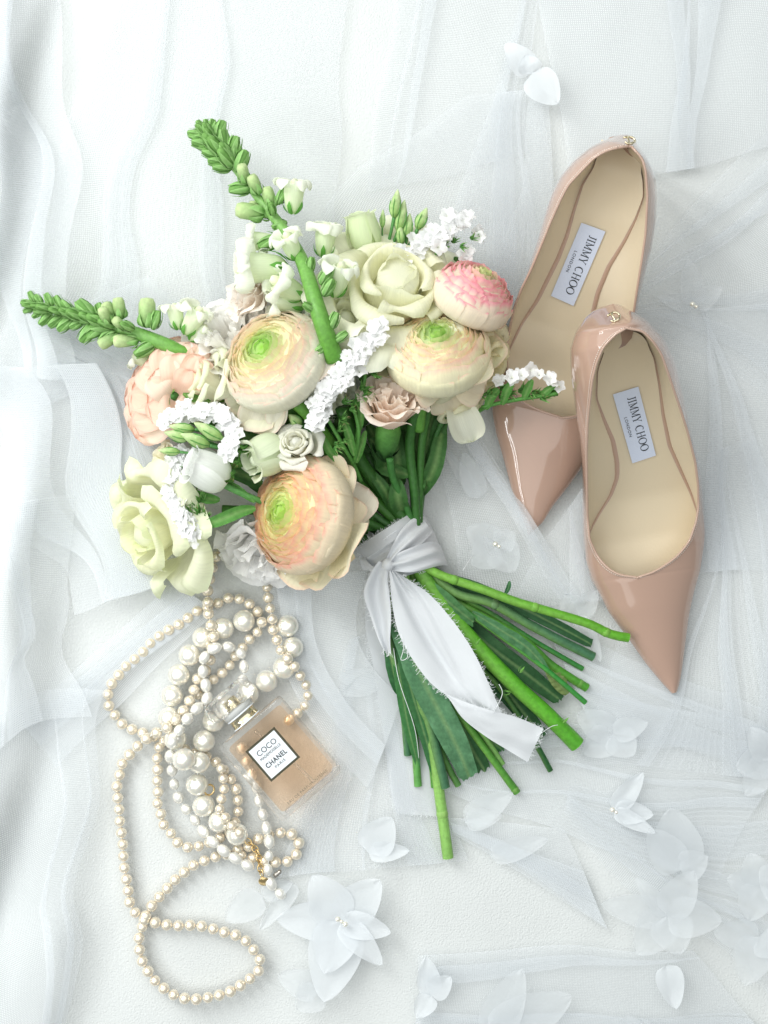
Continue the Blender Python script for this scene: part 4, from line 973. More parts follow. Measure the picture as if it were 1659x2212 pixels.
# diagonal crossing bands of the knot
def band(rows, seed, zf=None, rip=1.5): 
    mb, vs, n_, nw_ = grid_strip(rows, 'band', RIBBON, 8, 14, rip, seed, zf)
    part('knot_band', mb, RIBBON, rb); return vs, n_, nw_
band([((905, 1108, 60), (935, 1150, 56)), ((870, 1140, 108), (905, 1180, 108)), ((848, 1178, 128), (868, 1208, 126)), ((832, 1212, 134), (846, 1226, 132))], 1, lambda t, s: 7 * math.sin(s * 12 + t * 2) + 7 * math.sin(math.pi * s))
band([((832, 1208, 128), (842, 1232, 128)), ((880, 1186, 132), (890, 1236, 130)), ((930, 1170, 92), (948, 1222, 88)), ((952, 1178, 30), (968, 1222, 26))], 2, lambda t, s: 6 * math.sin(s * 14 + t * 3) + 8 * math.sin(math.pi * s))
kn = lathe([(3, -12), (10, -10), (13, 0), (11, 8), (4, 11)], 18, (1, 1, 1))
for v in kn.v:
    d = v.length; v *= 1 + .22 * mnoise.noise(v * 1400)
part('knot', put(kn, mat_at(838, 1219, 136, 60, 12)), RIBBON, rb)
# left short tail
mb, vs, n_, nw_ = grid_strip([((818, 1212, 132), (842, 1222, 132)), ((800, 1240, 112), (838, 1252, 118)), ((786, 1282, 88), (842, 1290, 108)), ((800, 1330, 74), (845, 1335, 100)), ((815, 1375, 66), (843, 1380, 92)), ((828, 1402, 60), (845, 1412, 80))], 't1', RIBBON, 8, 14, 2, 7, lambda t, s: 12 * math.sin(s * 7.5 + 1) * min(1, t * 3))
part('tail', mb, RIBBON, rb)
frays(vs, [i * (nw_ + 1) for i in range(6, 30)], (-1, .2), rb, 9, 3, 4); frays(vs, [n_ * (nw_ + 1) + j for j in range(nw_ + 1)], (.1, 1), rb, 9, 4, 5)
# loop edge going left of the knot
mb, vs, n_, nw_ = grid_strip([((782, 1194, 40), (800, 1222, 70)), ((776, 1208, 46), (812, 1226, 96)), ((784, 1232, 44), (822, 1232, 116))], 'lp', RIBBON, 6, 10, 3, 9)
part('tail_loop', mb, RIBBON, rb); frays(vs, [i * (nw_ + 1) for i in range(n_ + 1)], (-1, .1), rb, 8, 4, 6)
# long centre tail
mb, vs, n_, nw_ = grid_strip([((840, 1226, 134), (852, 1232, 134)), ((843, 1262, 122), (884, 1254, 124)), ((848, 1310, 104), (932, 1288, 116)), ((862, 1370, 98), (985, 1350, 112)), ((895, 1430, 92), (1024, 1410, 104)), ((935, 1480, 88), (1055, 1475, 98)), ((985, 1515, 84), (1085, 1545, 90))], 't2', RIBBON, 8, 20, 1.6, 11,
    lambda t, s: 8 * math.sin(s * 6 + t * 2.5) * min(1, t * 4) + 16 * math.exp(-((s - .78 + t * .35) / .08) ** 2) * (1 - t * .6) - 9 * math.exp(-((s - .30 - t * .2) / .07) ** 2) + 7 * math.exp(-((s - .48 - t * .1) / .05) ** 2) * (1 - t))
part('tail', mb, RIBBON, rb)
frays(vs, [i * (nw_ + 1) for i in range(4, n_ + 1)], (-.7, .5), rb, 9, 5, 7); frays(vs, [i * (nw_ + 1) + nw_ for i in range(4, n_ + 1)], (.8, -.3), rb, 10, 5, 8)
# its end, turned over
mb, vs, n_, nw_ = grid_strip([((956, 1494, 92), (972, 1512, 96)), ((1004, 1516, 98), (1000, 1552, 92)), ((1060, 1534, 100), (1048, 1590, 84)), ((1118, 1550, 92), (1096, 1620, 76)), ((1174, 1574, 80), (1139, 1646, 66))], 't3', RIBBON, 8, 14, 1.6, 13, lambda t, s: 4 * math.sin(s * 5))
part('tail_end', mb, RIBBON, rb)
frays(vs, [i * (nw_ + 1) for i in range(4, n_ + 1)], (.2, -1), rb, 9, 5, 9); frays(vs, [n_ * (nw_ + 1) + j for j in range(nw_ + 1)], (1, .3), rb, 10, 3, 10)
# long sheer tail under the stems
mb, vs, n_, nw_ = grid_strip([((790, 1290, 60), (850, 1290, 40)), ((790, 1361, 14), (870, 1361, 16)), ((804, 1428, 9), (900, 1430, 12)), ((821, 1537, 8), (925, 1540, 9)), ((833, 1625, 7), (940, 1630, 9)), ((842, 1698, 7), (948, 1700, 9)), ((857, 1757, 7), (956, 1764, 8))], 't4', SHEER, 8, 14, 1.6, 15, lambda t, s: 3 * math.sin(s * 7 + t * 4))
part('sheer_tail', mb, SHEER, rb, 'sheer long ribbon tail lying flat under the cut stems')
frays(vs, [i * (nw_ + 1) for i in range(4, n_ + 1)], (-1, 0), rb, 8, 4, 11); frays(vs, [n_ * (nw_ + 1) + j for j in range(nw_ + 1)], (0, 1), rb, 7, 6, 12)
for P_ in ([(868, 1370, 106), (872, 1400, 104), (866, 1425, 100), (880, 1420, 102), (878, 1395, 104)], [(850, 1400, 84), (862, 1470, 80), (895, 1570, 60), (905, 1640, 24)], [(1066, 1540, 104), (1085, 1500, 108), (1078, 1478, 110)], [(1160, 1590, 84), (1190, 1570, 70), (1205, 1566, 60)], [(1000, 1232, 80), (1020, 1200, 30)]):
    part('loose_thread', tube(P_, .7, (1, 1, 1), 4), THREAD, rb)

# ------------------------------------------------------------------ shoes
def interp(tab, s):
    if s <= tab[0][0]: return tab[0][1]
    for (a, va), (b, vb) in zip(tab, tab[1:]):
        if s <= b:
            t = (s - a) / (b - a + 1e-9); return va + (vb - va) * t
    return tab[-1][1]
def sm(tab, s):
    """smooth table lookup"""
    w = 9.0; acc = 0; ws = 0
    for k in (-2, -1, 0, 1, 2):
        g = math.exp(-k * k / 2.5); acc += g * interp(tab, s + k * w / 2); ws += g
    return acc / ws
GLY = {  # strokes of serif capitals on a 1 high grid: (x0,y0,x1,y1,width)
 'J': (.42, [('l', .26, .97, .26, .2, .12), ('l', .26, .2, .16, .03, .10), ('l', .16, .03, .02, .08, .07), ('s', .12, .97, .40)]),
 'I': (.34, [('l', .17, .03, .17, .97, .12), ('s', .03, .97, .31), ('s', .03, .03, .31)]),
 'M': (.98, [('l', .16, .03, .16, .97, .05), ('l', .16, .97, .49, .08, .12), ('l', .49, .08, .80, .97, .05), ('l', .82, .03, .82, .97, .12), ('s', .02, .97, .22), ('s', .78, .97, .96), ('s', .04, .03, .28), ('s', .70, .03, .94)]),
 'Y': (.78, [('l', .10, .97, .40, .45, .12), ('l', .68, .97, .40, .45, .05), ('l', .40, .03, .40, .47, .12), ('s', .0, .97, .24), ('s', .56, .97, .78), ('s', .28, .03, .52)]),
 'C': (.80, [('a', .42, .5, .38, .47, 50, 310)]),
 'H': (.86, [('l', .17, .03, .17, .97, .12), ('l', .69, .03, .69, .97, .12), ('l', .17, .5, .69, .5, .05), ('s', .04, .97, .30), ('s', .04, .03, .30), ('s', .56, .97, .82), ('s', .56, .03, .82)]),
 'O': (.92, [('a', .45, .5, .40, .48, 0, 360)]),
 ' ': (.38, []),
}
def serif_text(txt, gap=.06):
    """list of 2-D quads, unit height, plus total width"""
    X = 0; quads = []
    def line(x0, y0, x1, y1, w):
        dx, dy = x1 - x0, y1 - y0; l_ = math.hypot(dx, dy); nx, ny = -dy / l_ * w / 2, dx / l_ * w / 2
        quads.append([(X + x0 + nx, y0 + ny), (X + x0 - nx, y0 - ny), (X + x1 - nx, y1 - ny), (X + x1 + nx, y1 + ny)])
    for ch in txt:
        wd, st = GLY[ch]
        for s in st:
            if s[0] == 'l': line(*s[1:])
            elif s[0] == 's': line(s[1], s[2], s[3], s[2], .06)
            else:
                _, cx, cy, rx, ry, a0, a1 = s; n = 16
                for k in range(n):
                    b0, b1 = math.radians(lerp(a0, a1, k / n)), math.radians(lerp(a0, a1, (k + 1) / n))
                    def pt(b, q):
                        th_ = .035 + .045 * abs(math.cos(b)); return (X + cx + (rx + q * th_ ) * math.cos(b), cy + (ry + q * .035) * math.sin(b))
                    quads.append([pt(b0, 1), pt(b0, -1), pt(b1, -1), pt(b1, 1)])
        X += wd + gap
    return quads, X - gap
def font_quads(txt, size=1.0, bold=0.0, spacing=1.0):
    cu = bpy.data.curves.new('t', 'FONT'); cu.body = txt; cu.size = size; cu.space_character = spacing; cu.offset = bold
    cu.resolution_u = 3
    o = bpy.data.objects.new('t', cu); C.objects.link(o)
    dg = bpy.context.evaluated_depsgraph_get(); me = bpy.data.meshes.new_from_object(o.evaluated_get(dg))
    vs = [(v.co.x, v.co.y) for v in me.vertices]; fs = [tuple(p.vertices) for p in me.polygons]
    bpy.data.objects.remove(o); bpy.data.curves.remove(cu); bpy.data.meshes.remove(me)
    x0 = min(v[0] for v in vs); x1 = max(v[0] for v in vs); y0 = min(v[1] for v in vs); y1 = max(v[1] for v in vs)
    return [((v[0] - x0), (v[1] - y0)) for v in vs], fs, x1 - x0, y1 - y0

def shoe(heel, toe, outL, outR, opL, opR, ftL, ftR, zsole, ztop, zfoot, s_op, label, lab, logo, logo_az):
    """all outlines in plan units; profile tables by distance from the heel back"""
    hx, hy = heel; tx, ty = toe; Ln = math.dist(heel, toe); ax, ay = (tx - hx) / Ln, (ty - hy) / Ln; lx, ly = -ay, ax   # left of the walking direction = picture right
    def tosl(P): return sorted([((x - hx) * ax + (y - hy) * ay, (x - hx) * lx + (y - hy) * ly) for x, y in P])
    OL, OR, PL, PR, FL, FR = map(tosl, (outL, outR, opL, opR, ftL, ftR))
    s0, s1 = s_op
    mb_ = (PL[0][1] + PR[0][1]) / 2; mf_ = (PL[-1][1] + PR[-1][1]) / 2
    def sme(T, s):
        wv = min(9.0, .5 * (s - s0), .5 * (s1 - s)); acc = ws = 0
        for k in (-2, -1, 0, 1, 2):
            g = math.exp(-k * k / 2.5); acc += g * interp(T, s + k * wv / 2); ws += g
        return acc / ws
    def cen_l(s, m):
        if s <= s0: return lerp(m, mb_, min(1, s / 40) )
        if s >= s1: return lerp(mf_, m, min(1, (s - s1) / 90))
        c = (sme(PL, s) + sme(PR, s)) / 2
        c = lerp(mb_ if s0 >= 40 else lerp(m, mb_, min(1, s / 40)), c, min(1, (s - s0) / 40)); return lerp(mf_, c, min(1, (s1 - s) / 40))
    pos = lambda s, l, z: W(hx + ax * s + lx * l, hy + ay * s + ly * l, z)
    ss = []
    nn = 110
    for i in range(nn + 1):
        u = i / nn; ss.append(Ln * (0.5 - 0.5 * math.cos(math.pi * u)) * .6 + Ln * u * .4)
    for c in (s0, s1):
        for d in (0.3, 1.2, 3, 6, 10, 15): ss += [c - d, c + d]
    ss = sorted(x for x in ss if 0 <= x <= Ln)
    sh = root('pump', label, 'shoe', W((hx + tx) / 2, (hy + ty) / 2, 0), 'pair of nude patent pumps')
    upper = MB(); ring = 11
    top_edge = {1: [], -1: []}
    rows = {1: [], -1: []}; stp = {1: [], -1: []}
    for s in ss:
        o_ = {-1: sm(OL, s), 1: sm(OR, s)}; 
        if s < 14: 
            k = math.sqrt(max(0, s / 14)); o_ = {q: interp(T, 14) * k for q, T in ((-1, OL), (1, OR))}
        if s > Ln - 10:
            k = math.sqrt(max(0, (Ln - s) / 10)); o_ = {q: interp(T, Ln - 10) * k for q, T in ((-1, OL), (1, OR))}
        mid = cen_l(s, (o_[-1] + o_[1]) / 2)
        for q, P_ in ((-1, PL), (1, PR)):
            o = o_[q]; hw = abs(o - mid) + 1e-6
            if s0 < s < s1:
                op = sme(P_, s)
                opn = True
            else: op = mid; opn = False
            zs, zt = sm(zsole, s), sm(ztop, s)
            zm = zs + (zt - zs) * .30
            ratio = max(0.0, min(.985, abs(op - mid) / hw)); am = math.acos(ratio)
            row = []
            row.append((mid + (o - mid) * .80, zs)); row.append((mid + (o - mid) * .95, zs + (zm - zs) * .25)); row.append((mid + (o - mid) * .99, zs + (zm - zs) * .6))
            for k in range(ring):
                a = am * k / (ring - 1); row.append((mid + (o - mid) * math.cos(a), zm + (zt - zm) * (math.sin(a) / max(.02, math.sin(am)))))
            rows[q].append([pos(s, l, z) for l, z in row])
            if opn:
                top_edge[q].append((s, op, zt)); rw_ = rows[q][-1]; need = 6.0 * S; pt_ = rw_[-1]
                for k in range(len(rw_) - 2, -1, -1):
                    d_ = (rw_[k] - pt_).length
                    if d_ >= need: pt_ = pt_.lerp(rw_[k], need / d_); break
                    need -= d_; pt_ = rw_[k]
                stp[q].append(pt_)
    for q in (-1, 1):
        rw = rows[q]; m_ = len(rw[0]); vs = [p for r in rw for p in r]
        fs = [(i * m_ + j, i * m_ + j + 1, (i + 1) * m_ + j + 1, (i + 1) * m_ + j) for i in range(len(rw) - 1) for j in range(m_ - 1)]
        upper.add(vs, fs if q == 1 else [tuple(reversed(f)) for f in fs])
    # underside
    m_ = len(rows[1][0]); a = [r[0] for r in rows[-1]]; b = [r[0] for r in rows[1]]
    v2 = [p for pr in zip(a, b) for p in pr]; part('outsole', MB().add(v2, [(2 * i, 2 * i + 1, 2 * i + 3, 2 * i + 2) for i in range(len(a) - 1)]), LINING, sh)
    import bmesh
    me = upper.mesh('upper', PATENT, RL(sh)); bm = bmesh.new(); bm.from_mesh(me); bmesh.ops.remove_doubles(bm, verts=bm.verts, dist=2e-5); bmesh.ops.recalc_face_normals(bm, faces=bm.faces); bm.to_mesh(me); bm.free(); smooth(me)
    uo = bpy.data.objects.new('upper', me); C.objects.link(uo); uo.parent = sh
    # topline: binding and stitches
    TE = [pos(s, l, z) for s, l, z in top_edge[-1]]; TR = [pos(s, l, z) for s, l, z in top_edge[1]]
    loop = TE + TR[::-1]; loop.append(loop[0])
    part('topline_binding', tube([tuple(p) for p in loop], 2.6, (1, 1, 1), 8, len(loop) * 2, False, world=True), PATENT_EDGE, sh)
    st = MB(); acc = 0
    cen = sum(loop, Vector()) / len(loop)
    sl = stp[-1] + stp[1][::-1]; sl.append(sl[0])
    for p, p2 in zip(sl, sl[1:]):
        d = p2 - p; l_ = d.length
        if l_ < 1e-6: continue
        dn = d / l_; o_ = (p - cen); o_.z = 0; o_ = o_.normalized() * .35 * S + Vector((0, 0, .35 * S))
        while acc < l_:
            c_ = p + dn * acc + o_; e_ = c_ + dn * 2.7 * S
            st.merge(tube([tuple(c_), tuple((c_ + e_) / 2 + Vector((0, 0, .4 * S))), tuple(e_)], .95, (1, 1, 1), 4, 2, False, world=True)); acc += 4.6 * S
        acc -= l_
    part('stitching', st, STITCH, sh, kind='stuff')
    # lining wall and footbed
    def foot(s, q):
        return sm(FL if q < 0 else FR, s)
    for q in (-1, 1):
        vs = []; m_ = 8; E = top_edge[q]
        for s, l, z in E:
            mid = cen_l(s, (sm(OL, s) + sm(OR, s)) / 2); zf = sm(zfoot, s); fl = foot(s, q)
            vmp = max(0.0, min(1, (s - (s1 - 60)) / 60)); vhp = max(0, min(1, (s0 + 40 - s) / 40))
            outer = mid + (sm(OL if q < 0 else OR, s) - mid) * .93
            for k in range(m_):
                t = k / (m_ - 1)
                zz = lerp(z - 1, zf - 8, t ** .9); 
                lw = lerp(l, outer, .35 * math.sin(math.pi * min(1, t * 1.1)))
                ll = lerp(lw, fl, max(0, (t - .55) / .45) ** 1.3)
                if abs(fl - mid) > abs(l - mid): ll = lerp(l, fl, t)
                vs.append(pos(s, ll, zz))
        fs = [(i * m_ + j, i * m_ + j + 1, (i + 1) * m_ + j + 1, (i + 1) * m_ + j) for i in range(len(E) - 1) for j in range(m_ - 1)]
        part('lining', MB().add(vs, fs), LINING, sh)
    vs = []; sF = [s for s in ss if s0 + 6 <= s <= Ln * .93]; nf = 12; bl = {-1: [], 1: []}
    for s in sF:
        se = max(s, s0 + 48); a_, b_ = foot(se, -1), foot(se, 1); zf = sm(zfoot, s)
        k0 = math.sqrt(1 - (1 - min(1, (s - s0 - 5.5) / 43)) ** 2); mm = (a_ + b_) / 2; a_, b_ = mm + (a_ - mm) * k0, mm + (b_ - mm) * k0
        for j in range(nf + 1):
            t = j / nf; e = 2 * t - 1
            dish = 5 * (e ** 4) * math.exp(-((s - s0 - 70) / 120) ** 2) - 2.0 * math.exp(-((s - s0 - 90) / 55) ** 2) * (1 - e * e)
            vs.append(pos(s, lerp(a_, b_, t), zf + dish))
        bl[-1].append(pos(s, a_, zf + 1.0)); bl[1].append(pos(s, b_, zf + 1.0))
    part('insole', MB().add(vs, [(i * (nf + 1) + j, (i + 1) * (nf + 1) + j, (i + 1) * (nf + 1) + j + 1, i * (nf + 1) + j + 1) for i in range(len(sF) - 1) for j in range(nf)]), LINING, sh)
    # covered edge of the insole, a band falling from its rim
    for q in (-1, 1):
        vs = []
        for p, s in zip(bl[q], sF):
            mid = (sm(OL, s) + sm(OR, s)) / 2
            g = (math.exp(-((s - Ln * .36) / (Ln * .20)) ** 2) + .25) * max(.05, min(1, (s - s0 - 30) / 60))
            o = Vector((lx, -ly, 0)) * -q * S
            vs += [p + o * .0 + Vector((0, 0, .0)), p + o * 2.5 * g + Vector((0, 0, .6 * S)), p + o * 7 * g + Vector((0, 0, -2.5 * S)), p + o * 9.5 * g + Vector((0, 0, -11 * S))]
        part('insole_edge', MB().add(vs, [(i * 4 + j, i * 4 + j + 1, (i + 1) * 4 + j + 1, (i + 1) * 4 + j) for i in range(len(sF) - 1) for j in range(3)]), PATENT_EDGE, sh)
    # heel under the seat
    hz = sm(zsole, 40)
    hc = [(pos(52, (sm(OL, 52) + sm(OR, 52)) / 2, hz + 4)), pos(46, 0, hz * .5), pos(44, 0, 2)]
    part('heel', tube([tuple(p) for p in hc], [44, 15, 11], (1, 1, 1), 14, 14, True, world=True), PATENT, sh)
    # satin label with woven name
    q00, q10, q11, q01 = lab     # start-bottom, start-top, end-top, end-bottom of the lettering (start = heel side)
    def labpt(a, b, dz=0):
        x = lerp(lerp(q00[0], q01[0], a), lerp(q10[0], q11[0], a), b); y = lerp(lerp(q00[1], q01[1], a), lerp(q10[1], q11[1], a), b)
        s = (x - hx) * ax + (y - hy) * ay; return W(x, y, sm(zfoot, s) + 4.2 + dz)
    g = 10; vs = [labpt(i / g, j / g) for i in range(g + 1) for j in range(g + 1)]
    ptch = part('name_patch', MB().add(vs, [(i * (g + 1) + j, (i + 1) * (g + 1) + j, (i + 1) * (g + 1) + j + 1, i * (g + 1) + j + 1) for i in range(g) for j in range(g)]), SATIN, sh)
    la = math.dist(q00, q01); lb = math.dist(q00, q10)
    quads, wd = serif_text('JIMMY CHOO'); hgt = .33; w_a = .78; mb = MB()
    for qd in quads: mb.add([labpt(.11 + x / wd * w_a, .47 + y * hgt, .8) for x, y in qd], [(0, 1, 2, 3)])
    part('lettering', mb, INK, ptch)
    v_, f_, ww, hh = font_quads('LONDON', spacing=1.25)
    part('lettering', MB().add([labpt(.36 + x / ww * .28, .17 + y / hh * .12, .8) for x, y in v_], f_), INK, ptch)
    sq = [labpt(0.0 + k / 40, b) for b in (1.0,) for k in range(1)]
    # gold monogram on the heel
    c_ = W(*logo); Ml = Matrix.Translation(c_) @ axis_m(azel(*logo_az), 0.3)
    lm = MB()
    for P_ in ([(-4, 11, 1), (3, 11, 1), (3, 4, 2), (3, -5, 2), (-1, -10, 1), (-8, -7, 0)], [(11, 7, 1), (5, 11, 0), (-5, 9, 2), (-11, 1, 0), (-7, -7, 2), (2, -10, 0), (11, -6, 1)], [(3, 12, 2), (8, 13, 1)]):
        Pw = [tuple(Ml @ (Vector(p) * S)) for p in P_]; lm.merge(tube(Pw, 2.3, (1, 1, 1), 8, 20, True, world=True))
    part('monogram', lm, PALEGOLD, sh)
    return sh
STITCH, _, _ = principled('stitch_thread', (0.74, 0.64, 0.56), 0.6)

# far shoe
A_outL = [(1349, 291), (1310, 300), (1275, 317), (1242, 344), (1212, 379), (1193, 415), (1179, 456), (1165, 505), (1146, 565), (1127, 620), (1108, 669), (1086, 740), (1071, 800), (1062, 850), (1063, 895), (1071, 936), (1088, 994), (1106, 1062), (1123, 1106), (1142, 1157)]
A_outR = [(1364, 294), (1379, 314), (1403, 349), (1418, 390), (1420, 423), (1417, 478), (1409, 533), (1395, 587), (1382, 642), (1374, 700), (1368, 760), (1352, 830), (1325, 900), (1290, 960), (1258, 1009), (1229, 1050), (1194, 1094), (1173, 1129), (1142, 1157)]
A_opL = [(1356, 316.5), (1338, 318), (1310, 325), (1283, 341), (1256, 369), (1228, 399), (1212, 429), (1190, 478), (1168, 533), (1146, 585), (1127, 623), (1111, 664), (1098, 724), (1094, 760), (1096, 800), (1108, 840), (1128, 868), (1167, 888), (1200, 898), (1210, 900.5)]
A_opR = [(1366, 319), (1387, 341), (1395, 369), (1399, 423), (1395, 505), (1387, 560), (1376, 628), (1367, 690), (1356, 750), (1340, 810), (1310, 862), (1270, 892), (1235, 901), (1214, 903)]
A_ftL = [(1325, 205), (1283, 362), (1260, 400), (1243, 455), (1229, 510), (1210, 560), (1190, 600), (1165, 650), (1130, 700), (1100, 760), (1085, 820), (1085, 900), (1110, 1000), (1130, 1090), (1142, 1150)]
A_ftR = [(1350, 330), (1380, 350), (1388, 390), (1389, 425), (1372, 470), (1345, 520), (1310, 575), (1287, 630), (1275, 680), (1280, 740), (1290, 800), (1290, 860), (1260, 940), (1200, 1050), (1160, 1110), (1142, 1150)]
Lz = math.dist((1355, 291), (1142, 1157))
zs = [(0, 205), (60, 200), (180, 160), (320, 90), (430, 30), (520, 6), (640, 4), (800, 8), (900, 14)]
zt = [(0, 225), (24, 335), (60, 325), (150, 285), (260, 225), (380, 150), (480, 92), (560, 78), (620, 84), (700, 72), (800, 48), (860, 32), (900, 24)]
zf = [(0, 215), (80, 208), (190, 168), (330, 98), (440, 42), (530, 20), (650, 16), (900, 16)]
shoe((1355, 291), (1142, 1157), A_outL, A_outR, A_opL, A_opR, A_ftL, A_ftR, zs, zt, zf, (23, 628),
     'farther nude patent pointed pump standing beside the bouquet with its toe on the tulle',
     [(1256, 481), (1308, 500), (1239, 661), (1190, 639)], (1360, 303, 318), (75, 50))
B_outL = [(1313, 657), (1269, 679), (1243, 715), (1231, 755), (1233, 815), (1243, 888), (1253, 948), (1258, 1014), (1258, 1097), (1259, 1154), (1266, 1216), (1280, 1255), (1301, 1295), (1314, 1323), (1344, 1363), (1360, 1384), (1395, 1434), (1431, 1477), (1452, 1499)]
B_outR = [(1340, 658), (1352, 665), (1396, 689), (1436, 732), (1459, 782), (1475, 848), (1492, 931), (1509, 998), (1516, 1047), (1524, 1147), (1522, 1175), (1514, 1229), (1500, 1279), (1489, 1330), (1479, 1406), (1471, 1465), (1462, 1499)]
B_opL = [(1350, 710), (1329, 722), (1303, 749), (1289, 782), (1279, 822), (1273, 875), (1269, 915), (1267, 981), (1268, 1047), (1269, 1114), (1273, 1164), (1291, 1203), (1309, 1224), (1329, 1239), (1354, 1245), (1375, 1247)]
B_opR = [(1356, 709), (1389, 715), (1412, 739), (1429, 765), (1449, 822), (1469, 881), (1485, 931), (1502, 998), (1508, 1047), (1509, 1095), (1504, 1127), (1489, 1170), (1464, 1201), (1438, 1221), (1408, 1238), (1380, 1246)]
B_ftL = [(1340, 716), (1305, 762), (1292, 800), (1290, 860), (1308, 905), (1329, 951), (1338, 998), (1338, 1031), (1323, 1071), (1299, 1107), (1276, 1147), (1268, 1180), (1280, 1250), (1330, 1340), (1400, 1430), (1450, 1490)]
B_ftR = [(1370, 712), (1389, 722), (1412, 775), (1422, 832), (1429, 898), (1442, 964), (1465, 1014), (1489, 1064), (1505, 1107), (1508, 1170), (1500, 1240), (1480, 1340), (1466, 1430), (1460, 1490)]
zsB = [(0, 225), (60, 215), (170, 170), (310, 95), (410, 34), (500, 6), (620, 4), (760, 8), (880, 14)]
ztB = [(0, 255), (48, 385), (90, 370), (170, 320), (270, 245), (370, 160), (450, 100), (530, 80), (590, 92), (660, 78), (760, 52), (820, 36), (870, 26)]
zfB = [(0, 232), (90, 222), (190, 178), (320, 105), (420, 45), (510, 20), (620, 16), (880, 16)]
shoe((1325, 656), (1457, 1500), B_outL, B_outR, B_opL, B_opR, B_ftL, B_ftR, zsB, ztB, zfB, (56, 593),
     'nearer nude patent pointed pump overlapping the other shoe, toe beside the cut stems',
     [(1324, 852), (1379, 835), (1417, 984), (1366, 1001)], (1327, 684, 352), (95, 55))

# ------------------------------------------------------------------ pearls
beads = []   # (x,y,z,r) in plan world units
def world_xy(x, y, z):
    k = (H - z) / H; return ((x - CX) * k, (CY - y) * k)
def rest_z(x, y, r, skip=()):
    z = r + max(0, ground_h(x, y)) + 2
    for _ in range(2):
        X, Y = world_xy(x, y, z)
        for (bx, by, bz, br) in beads:
            d2 = (X - bx) ** 2 + (Y - by) ** 2; rr_ = (r + br) * .93
            if d2 < rr_ * rr_: z = max(z, bz + math.sqrt(rr_ * rr_ - d2))
    return z
def ball_mesh(name, mat_, seg=20, rings=12):
    prof = [(math.sin(math.pi * i / rings) + 1e-4, -math.cos(math.pi * i / rings)) for i in range(rings + 1)]
    prof = [(r if 0 < i < rings else 0.001, z) for i, (r, z) in enumerate(prof)]
    return lathe(prof, seg, (1, 1, 1)).mesh(name, mat_)
PB = ball_mesh('pearl', PEARL); PBB = ball_mesh('large_pearl', PEARLBIG, 32, 20); PW = ball_mesh('bead', PEARLBIG, 12, 8)
def strand(parent, P, rad, me, name='pearl', gap=1.02, jitter=0.04, elong=None, zoff=0, squash_seed=0):
    own = []; rr = random.Random(len(beads))
    step = rad * 2 * gap * (elong or 1)
    pts = path_samples([(p[0], p[1]) for p in P], step)
    thread = []
    for i, p in enumerate(pts):
        r = rad * rr.uniform(1 - jitter, 1 + jitter)
        z = rest_z(p[0], p[1], r * .97) + zoff
        own.append((p, r, z))
    # soften height jumps so the string drapes
    zz = [o[2] for o in own]
    for _ in range(3):
        zz = [max(own[i][2], (zz[max(0, i - 1)] + zz[min(len(zz) - 1, i + 1)]) / 2 - rad * .12) for i in range(len(zz))]
    for i, (p, r, _) in enumerate(own):
        z = zz[i]; q = pts[min(len(pts) - 1, i + 1)]; o = pts[max(0, i - 1)]
        d = W(*q[:2], zz[min(len(zz) - 1, i + 1)]) - W(*o[:2], zz[max(0, i - 1)])
        sc = Matrix.Diagonal((r, r, r * (elong or .97) * (rr.uniform(.85, 1.1) if elong else 1), 1))
        inst(name, me, parent, Matrix.Translation(W(p[0], p[1], z)) @ axis_m(d, rr.uniform(0, 6)) @ sc)
        thread.append(W(p[0], p[1], z))
        X, Y = world_xy(p[0], p[1], z); beads.append((X, Y, z, r))
    part('string', tube([tuple(t) for t in thread], .9, (1, 1, 1), 4, len(thread) * 2, False, world=True), THREAD, parent)

bigL = [(621, 1352), (632, 1399), (613, 1443), (576, 1471), (538, 1496), (495, 1528), (460, 1558), (440, 1602), (429, 1654), (426, 1696), (443, 1746), (479, 1779), (519, 1807)]
bigM = [(527, 1341), (483, 1357), (435, 1380), (407, 1419), (384, 1464), (370, 1512), (366, 1556), (380, 1600), (402, 1652)]
n1 = root('necklace', 'outer rope of small cream pearls looping widest round the left of the pearl heap', 'necklace', W(430, 1560, 0), 'pearl necklaces heaped together')
strand(n1, [(566, 1344), (557, 1322), (541, 1306), (521, 1295), (498, 1291), (476, 1301), (455, 1310), (433, 1316), (414, 1328), (396, 1343), (376, 1355), (355, 1366), (337, 1380), (319, 1395), (304, 1415), (285, 1428), (267, 1445), (253, 1463), (239, 1482), (233, 1507), (237, 1529), (251, 1548), (265, 1565), (284, 1575), (305, 1582), (329, 1590), (355, 1601), (377, 1607), (394, 1616), (415, 1624), (437, 1631), (458, 1640), (476, 1655), (491, 1674), (505, 1692), (512, 1711), (514, 1736), (514, 1758), (507, 1779), (493, 1801), (468, 1812), (444, 1823), (422, 1829), (399, 1829), (379, 1816), (366, 1795), (350, 1776), (347, 1753), (339, 1729), (342, 1704), (339, 1679), (341, 1657), (340, 1636), (344, 1613), (352, 1596)], 12.0, PB)
strand(n1, [(566, 1344), (556, 1366), (540, 1380), (527, 1396), (510, 1415), (499, 1433), (483, 1451), (464, 1466), (445, 1484), (427, 1502), (418, 1520)], 11.5, PB)
n2 = root('necklace', 'rope of big round ivory pearls with a gold extension chain', 'necklace', W(450, 1580, 0), 'pearl necklaces heaped together')
strand(n2, bigL, 24, PBB, 'large_pearl', 1.0, .02)
strand(n2, bigM, 24, PBB, 'large_pearl', 1.0, .02)
n3 = root('necklace', 'long rope of small pearls trailing down to the loop at the bottom left', 'necklace', W(400, 1800, 0), 'pearl necklaces heaped together')
